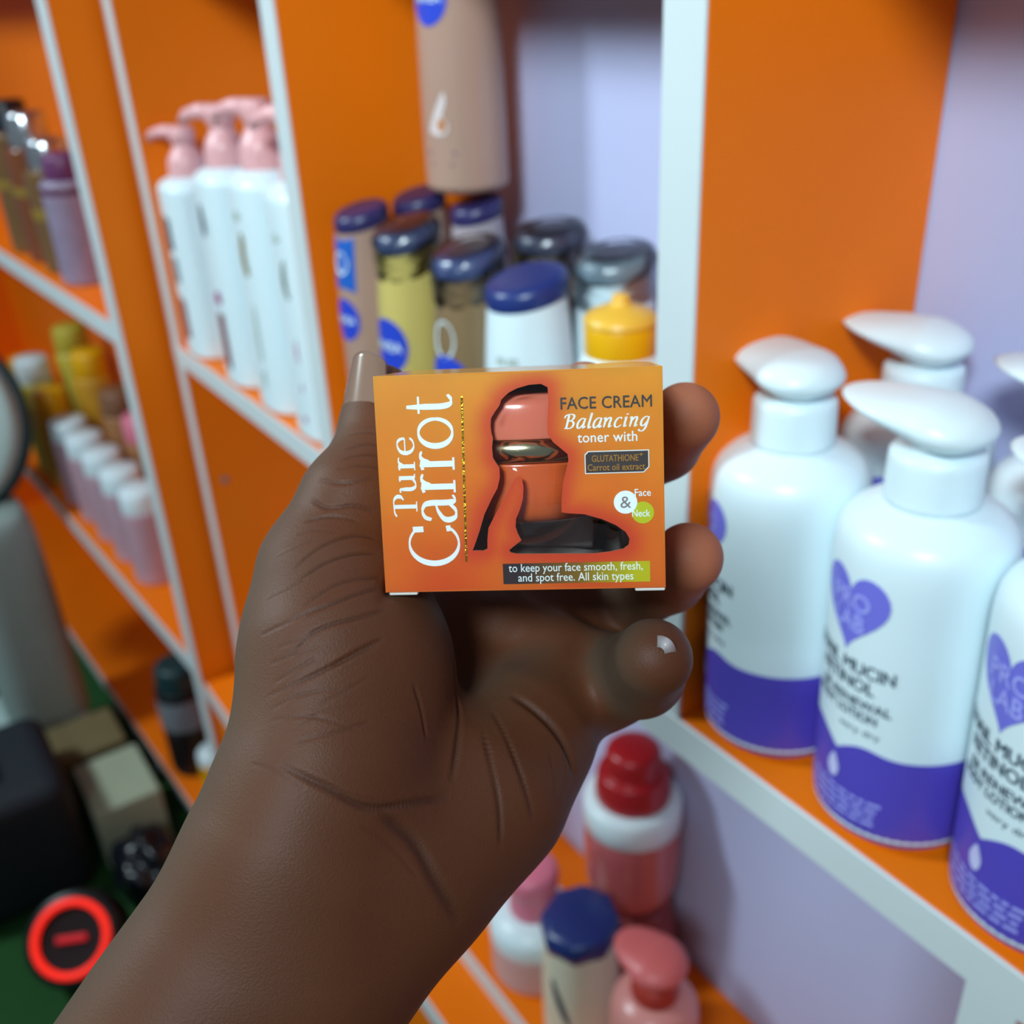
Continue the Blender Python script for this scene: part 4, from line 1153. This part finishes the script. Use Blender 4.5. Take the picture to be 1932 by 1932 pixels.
def build_hand():
    h = 0.7
    lo = np.array(HAND['lo'])
    hi = np.array(HAND['hi'])
    N = np.ceil((hi - lo) / (4 * h)).astype(int) * 4 + 1
    ax = [lo[k] + h * np.arange(N[k]) for k in range(3)]
    cx = [a[::4] for a in ax]
    G = np.stack(np.meshgrid(*cx, indexing='ij'), -1).reshape(-1, 3)
    Cc = hand_total(G).reshape([len(a) for a in cx])
    Ff = np.repeat(np.repeat(np.repeat(Cc, 4, 0), 4, 1), 4, 2)[:N[0], :N[1], :N[2]].astype(np.float32)
    near = np.argwhere(np.abs(Ff) < 7.5)
    for s in range(0, len(near), 400000):
        q = near[s:s + 400000]
        P = lo + q * h
        Ff[tuple(q.T)] = hand_total(P)
    V, Q = surface_nets(Ff, lo, h)
    V = relax(V, Q, 3)
    V, Q = quad_split(V, Q)
    V = relax(V, Q, 2)
    n = vnormals(V, Q)
    disp = np.zeros(len(V))
    dark = np.zeros(len(V))
    for dep, wid, pts in CREASE:
        P = np.array([tuple(p) for p in catmull(pts, 14)])
        lo_, hi_ = P.min(0) - 4 * wid - 1, P.max(0) + 4 * wid + 1
        sel = np.where(((V > lo_) & (V < hi_)).all(1))[0]
        if not len(sel):
            continue
        best = np.full(len(sel), 1e9)
        tt = np.zeros(len(sel))
        for i, p in enumerate(P):
            d2 = ((V[sel] - p) ** 2).sum(1)
            u = d2 < best
            best[u] = d2[u]
            tt[u] = i / (len(P) - 1)
        fade = np.clip(np.minimum(tt, 1 - tt) * 6, 0.0, 1)
        g = np.exp(-best / (wid * wid)) * fade
        rim = np.exp(-best / (6 * wid * wid)) * fade
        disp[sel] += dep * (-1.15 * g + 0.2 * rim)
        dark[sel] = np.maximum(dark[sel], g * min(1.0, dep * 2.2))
    V = V + n * disp[:, None]
    me = bpy.data.meshes.new('hand')
    me.vertices.add(len(V))
    me.vertices.foreach_set('co', (V * MM).astype(np.float32).ravel())
    me.loops.add(len(Q) * 4)
    me.loops.foreach_set('vertex_index', Q.astype(np.int32).ravel())
    me.polygons.add(len(Q))
    me.polygons.foreach_set('loop_start', np.arange(0, len(Q) * 4, 4, dtype=np.int32))
    me.update(calc_edges=True)
    me.validate()
    me.shade_smooth()
    a = me.attributes.new('crease', 'FLOAT', 'POINT')
    a.data.foreach_set('value', dark.astype(np.float32))
    # skin gets greyer and paler as it turns away from the palm normal
    palm_n = np.array([0.45, 0.05, 0.89])
    dors = np.clip(0.75 - n @ palm_n, 0, 1)
    fing = np.zeros(len(V))
    for ch in HAND['fingers'][1:4]:
        tip = np.array(ch['pts'][-1][0])
        fing = np.maximum(fing, np.clip(1.45 - np.sqrt(((V - tip) ** 2).sum(1)) / 17.0, 0, 1))
    tp = me.attributes.new('tip', 'FLOAT', 'POINT')
    tp.data.foreach_set('value', fing.astype(np.float32))
    b = me.attributes.new('back', 'FLOAT', 'POINT')
    b.data.foreach_set('value', np.clip(dors, 0, 1).astype(np.float32))
    return me

def skin_mat():
    m = bpy.data.materials.new('dark_brown_skin')
    m.use_nodes = True
    nt = m.node_tree
    b = nt.nodes['Principled BSDF']
    tc = nt.nodes.new('ShaderNodeTexCoord')
    def noise(scale, detail=4):
        z = nt.nodes.new('ShaderNodeTexNoise')
        z.inputs['Scale'].default_value = scale
        z.inputs['Detail'].default_value = detail
        nt.links.new(tc.outputs['Object'], z.inputs['Vector'])
        return z
    def mix(a, b_, fac):
        x = nt.nodes.new('ShaderNodeMix')
        x.data_type = 'RGBA'
        for s, v in (('A', a), ('B', b_)):
            if isinstance(v, tuple):
                x.inputs[s].default_value = v
            else:
                nt.links.new(v, x.inputs[s])
        nt.links.new(fac, x.inputs['Factor'])
        return x.outputs['Result']
    n1 = noise(28)
    c = mix(lin(80, 41, 23), lin(100, 60, 37), n1.outputs['Fac'])
    at = nt.nodes.new('ShaderNodeAttribute')
    at.attribute_name = 'back'
    c = mix(c, lin(96, 80, 66), at.outputs['Fac'])
    tp = nt.nodes.new('ShaderNodeAttribute')
    tp.attribute_name = 'tip'
    c = mix(c, lin(172, 104, 76), tp.outputs['Fac'])
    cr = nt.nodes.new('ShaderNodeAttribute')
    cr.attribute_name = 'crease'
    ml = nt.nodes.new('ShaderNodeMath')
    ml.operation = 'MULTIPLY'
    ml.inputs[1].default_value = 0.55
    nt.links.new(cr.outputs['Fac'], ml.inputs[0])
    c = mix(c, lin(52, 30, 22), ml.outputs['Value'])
    nt.links.new(c, b.inputs['Base Color'])
    b.inputs['Roughness'].default_value = 0.55
    b.inputs['Specular IOR Level'].default_value = 0.26
    b.inputs['Subsurface Weight'].default_value = 0.08
    b.inputs['Subsurface Radius'].default_value = (0.003, 0.0012, 0.0006)
    b.inputs['Subsurface Scale'].default_value = 1.0
    vo = nt.nodes.new('ShaderNodeTexVoronoi')
    vo.inputs['Scale'].default_value = 2200
    nt.links.new(tc.outputs['Object'], vo.inputs['Vector'])
    n2 = noise(1300, 6)
    ad = nt.nodes.new('ShaderNodeMath')
    ad.operation = 'ADD'
    nt.links.new(vo.outputs['Distance'], ad.inputs[0])
    nt.links.new(n2.outputs['Fac'], ad.inputs[1])
    bp = nt.nodes.new('ShaderNodeBump')
    bp.inputs['Strength'].default_value = 0.15
    bp.inputs['Distance'].default_value = 0.0003
    nt.links.new(ad.outputs['Value'], bp.inputs['Height'])
    nt.links.new(bp.outputs['Normal'], b.inputs['Normal'])
    return m

hand_me = build_hand()
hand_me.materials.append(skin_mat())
HM = cam.matrix_world @ Matrix.Translation((1.63 * MM, 6.01 * MM, -207.9 * MM))
hand = bpy.data.objects.new('person', hand_me)
COL.objects.link(hand)
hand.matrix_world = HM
tag(hand, 'dark-skinned left hand and bare forearm gripping the small orange carton', 'person')

def nail(name, a, b, dors, r0, r1, half, m, thick=0.6, nu=16, nv=16, tipround=0.35, lift=0.0):
    """curved plate lying on a finger end: a -> b along the finger, dors the outward side"""
    a, b = Vector(a), Vector(b)
    d = (b - a).normalized()
    dv = Vector(dors)
    dv = (dv - d * dv.dot(d)).normalized()
    sv = d.cross(dv)
    L = (b - a).length
    V, F = [], []
    for lay in (0, 1):
        for i in range(nv + 1):
            v = i / nv
            for j in range(nu + 1):
                u = -1 + 2 * j / nu
                wdt = math.sin(min(1, 0.35 + v * 1.4) * math.pi / 2)
                ang = half * u * wdt
                vv = v - tipround * (abs(u) ** 2.2) * (v ** 3) * 0.5 + 0.18 * (1 - v) ** 2 * (abs(u) ** 2)
                r = r0 + (r1 - r0) * v - lay * thick + lift
                V.append(a + d * (L * vv) + (dv * math.cos(ang) + sv * math.sin(ang)) * r)
    w = nu + 1
    n = w * (nv + 1)
    for i in range(nv):
        for j in range(nu):
            q = (i * w + j, i * w + j + 1, (i + 1) * w + j + 1, (i + 1) * w + j)
            F.append(q)
            F.append(tuple(k + n for k in reversed(q)))
    ringi = [j for j in range(w)] + [i * w + nu for i in range(1, nv + 1)] + [nv * w + j for j in range(nu - 1, -1, -1)] + [i * w for i in range(nv - 1, 0, -1)]
    for k in range(len(ringi)):
        p, q = ringi[k], ringi[(k + 1) % len(ringi)]
        F.append((p, p + n, q + n, q))
    return mesh_obj(name, [v * MM for v in V], F, m, hand)
NAILM = mat('thumb_nail_keratin', (134, 106, 90), 0.2, 0.08, 60, coat=0.6)
nail('nail', (-33.79, 14.65, -41.6), (-33.52, 31.74, -43.6), (-0.50, 0.05, 0.86), 9.55, 7.6, 0.80, NAILM)
nail('nail', (29.91, -41.73, -30.1), (28.92, -37.01, -10.7), (0.62, 0.76, 0.1), 7.6, 5.0, 0.62, mat('pale_nail_edge', (176, 170, 172), 0.35, 0.05, 60), thick=2.6)
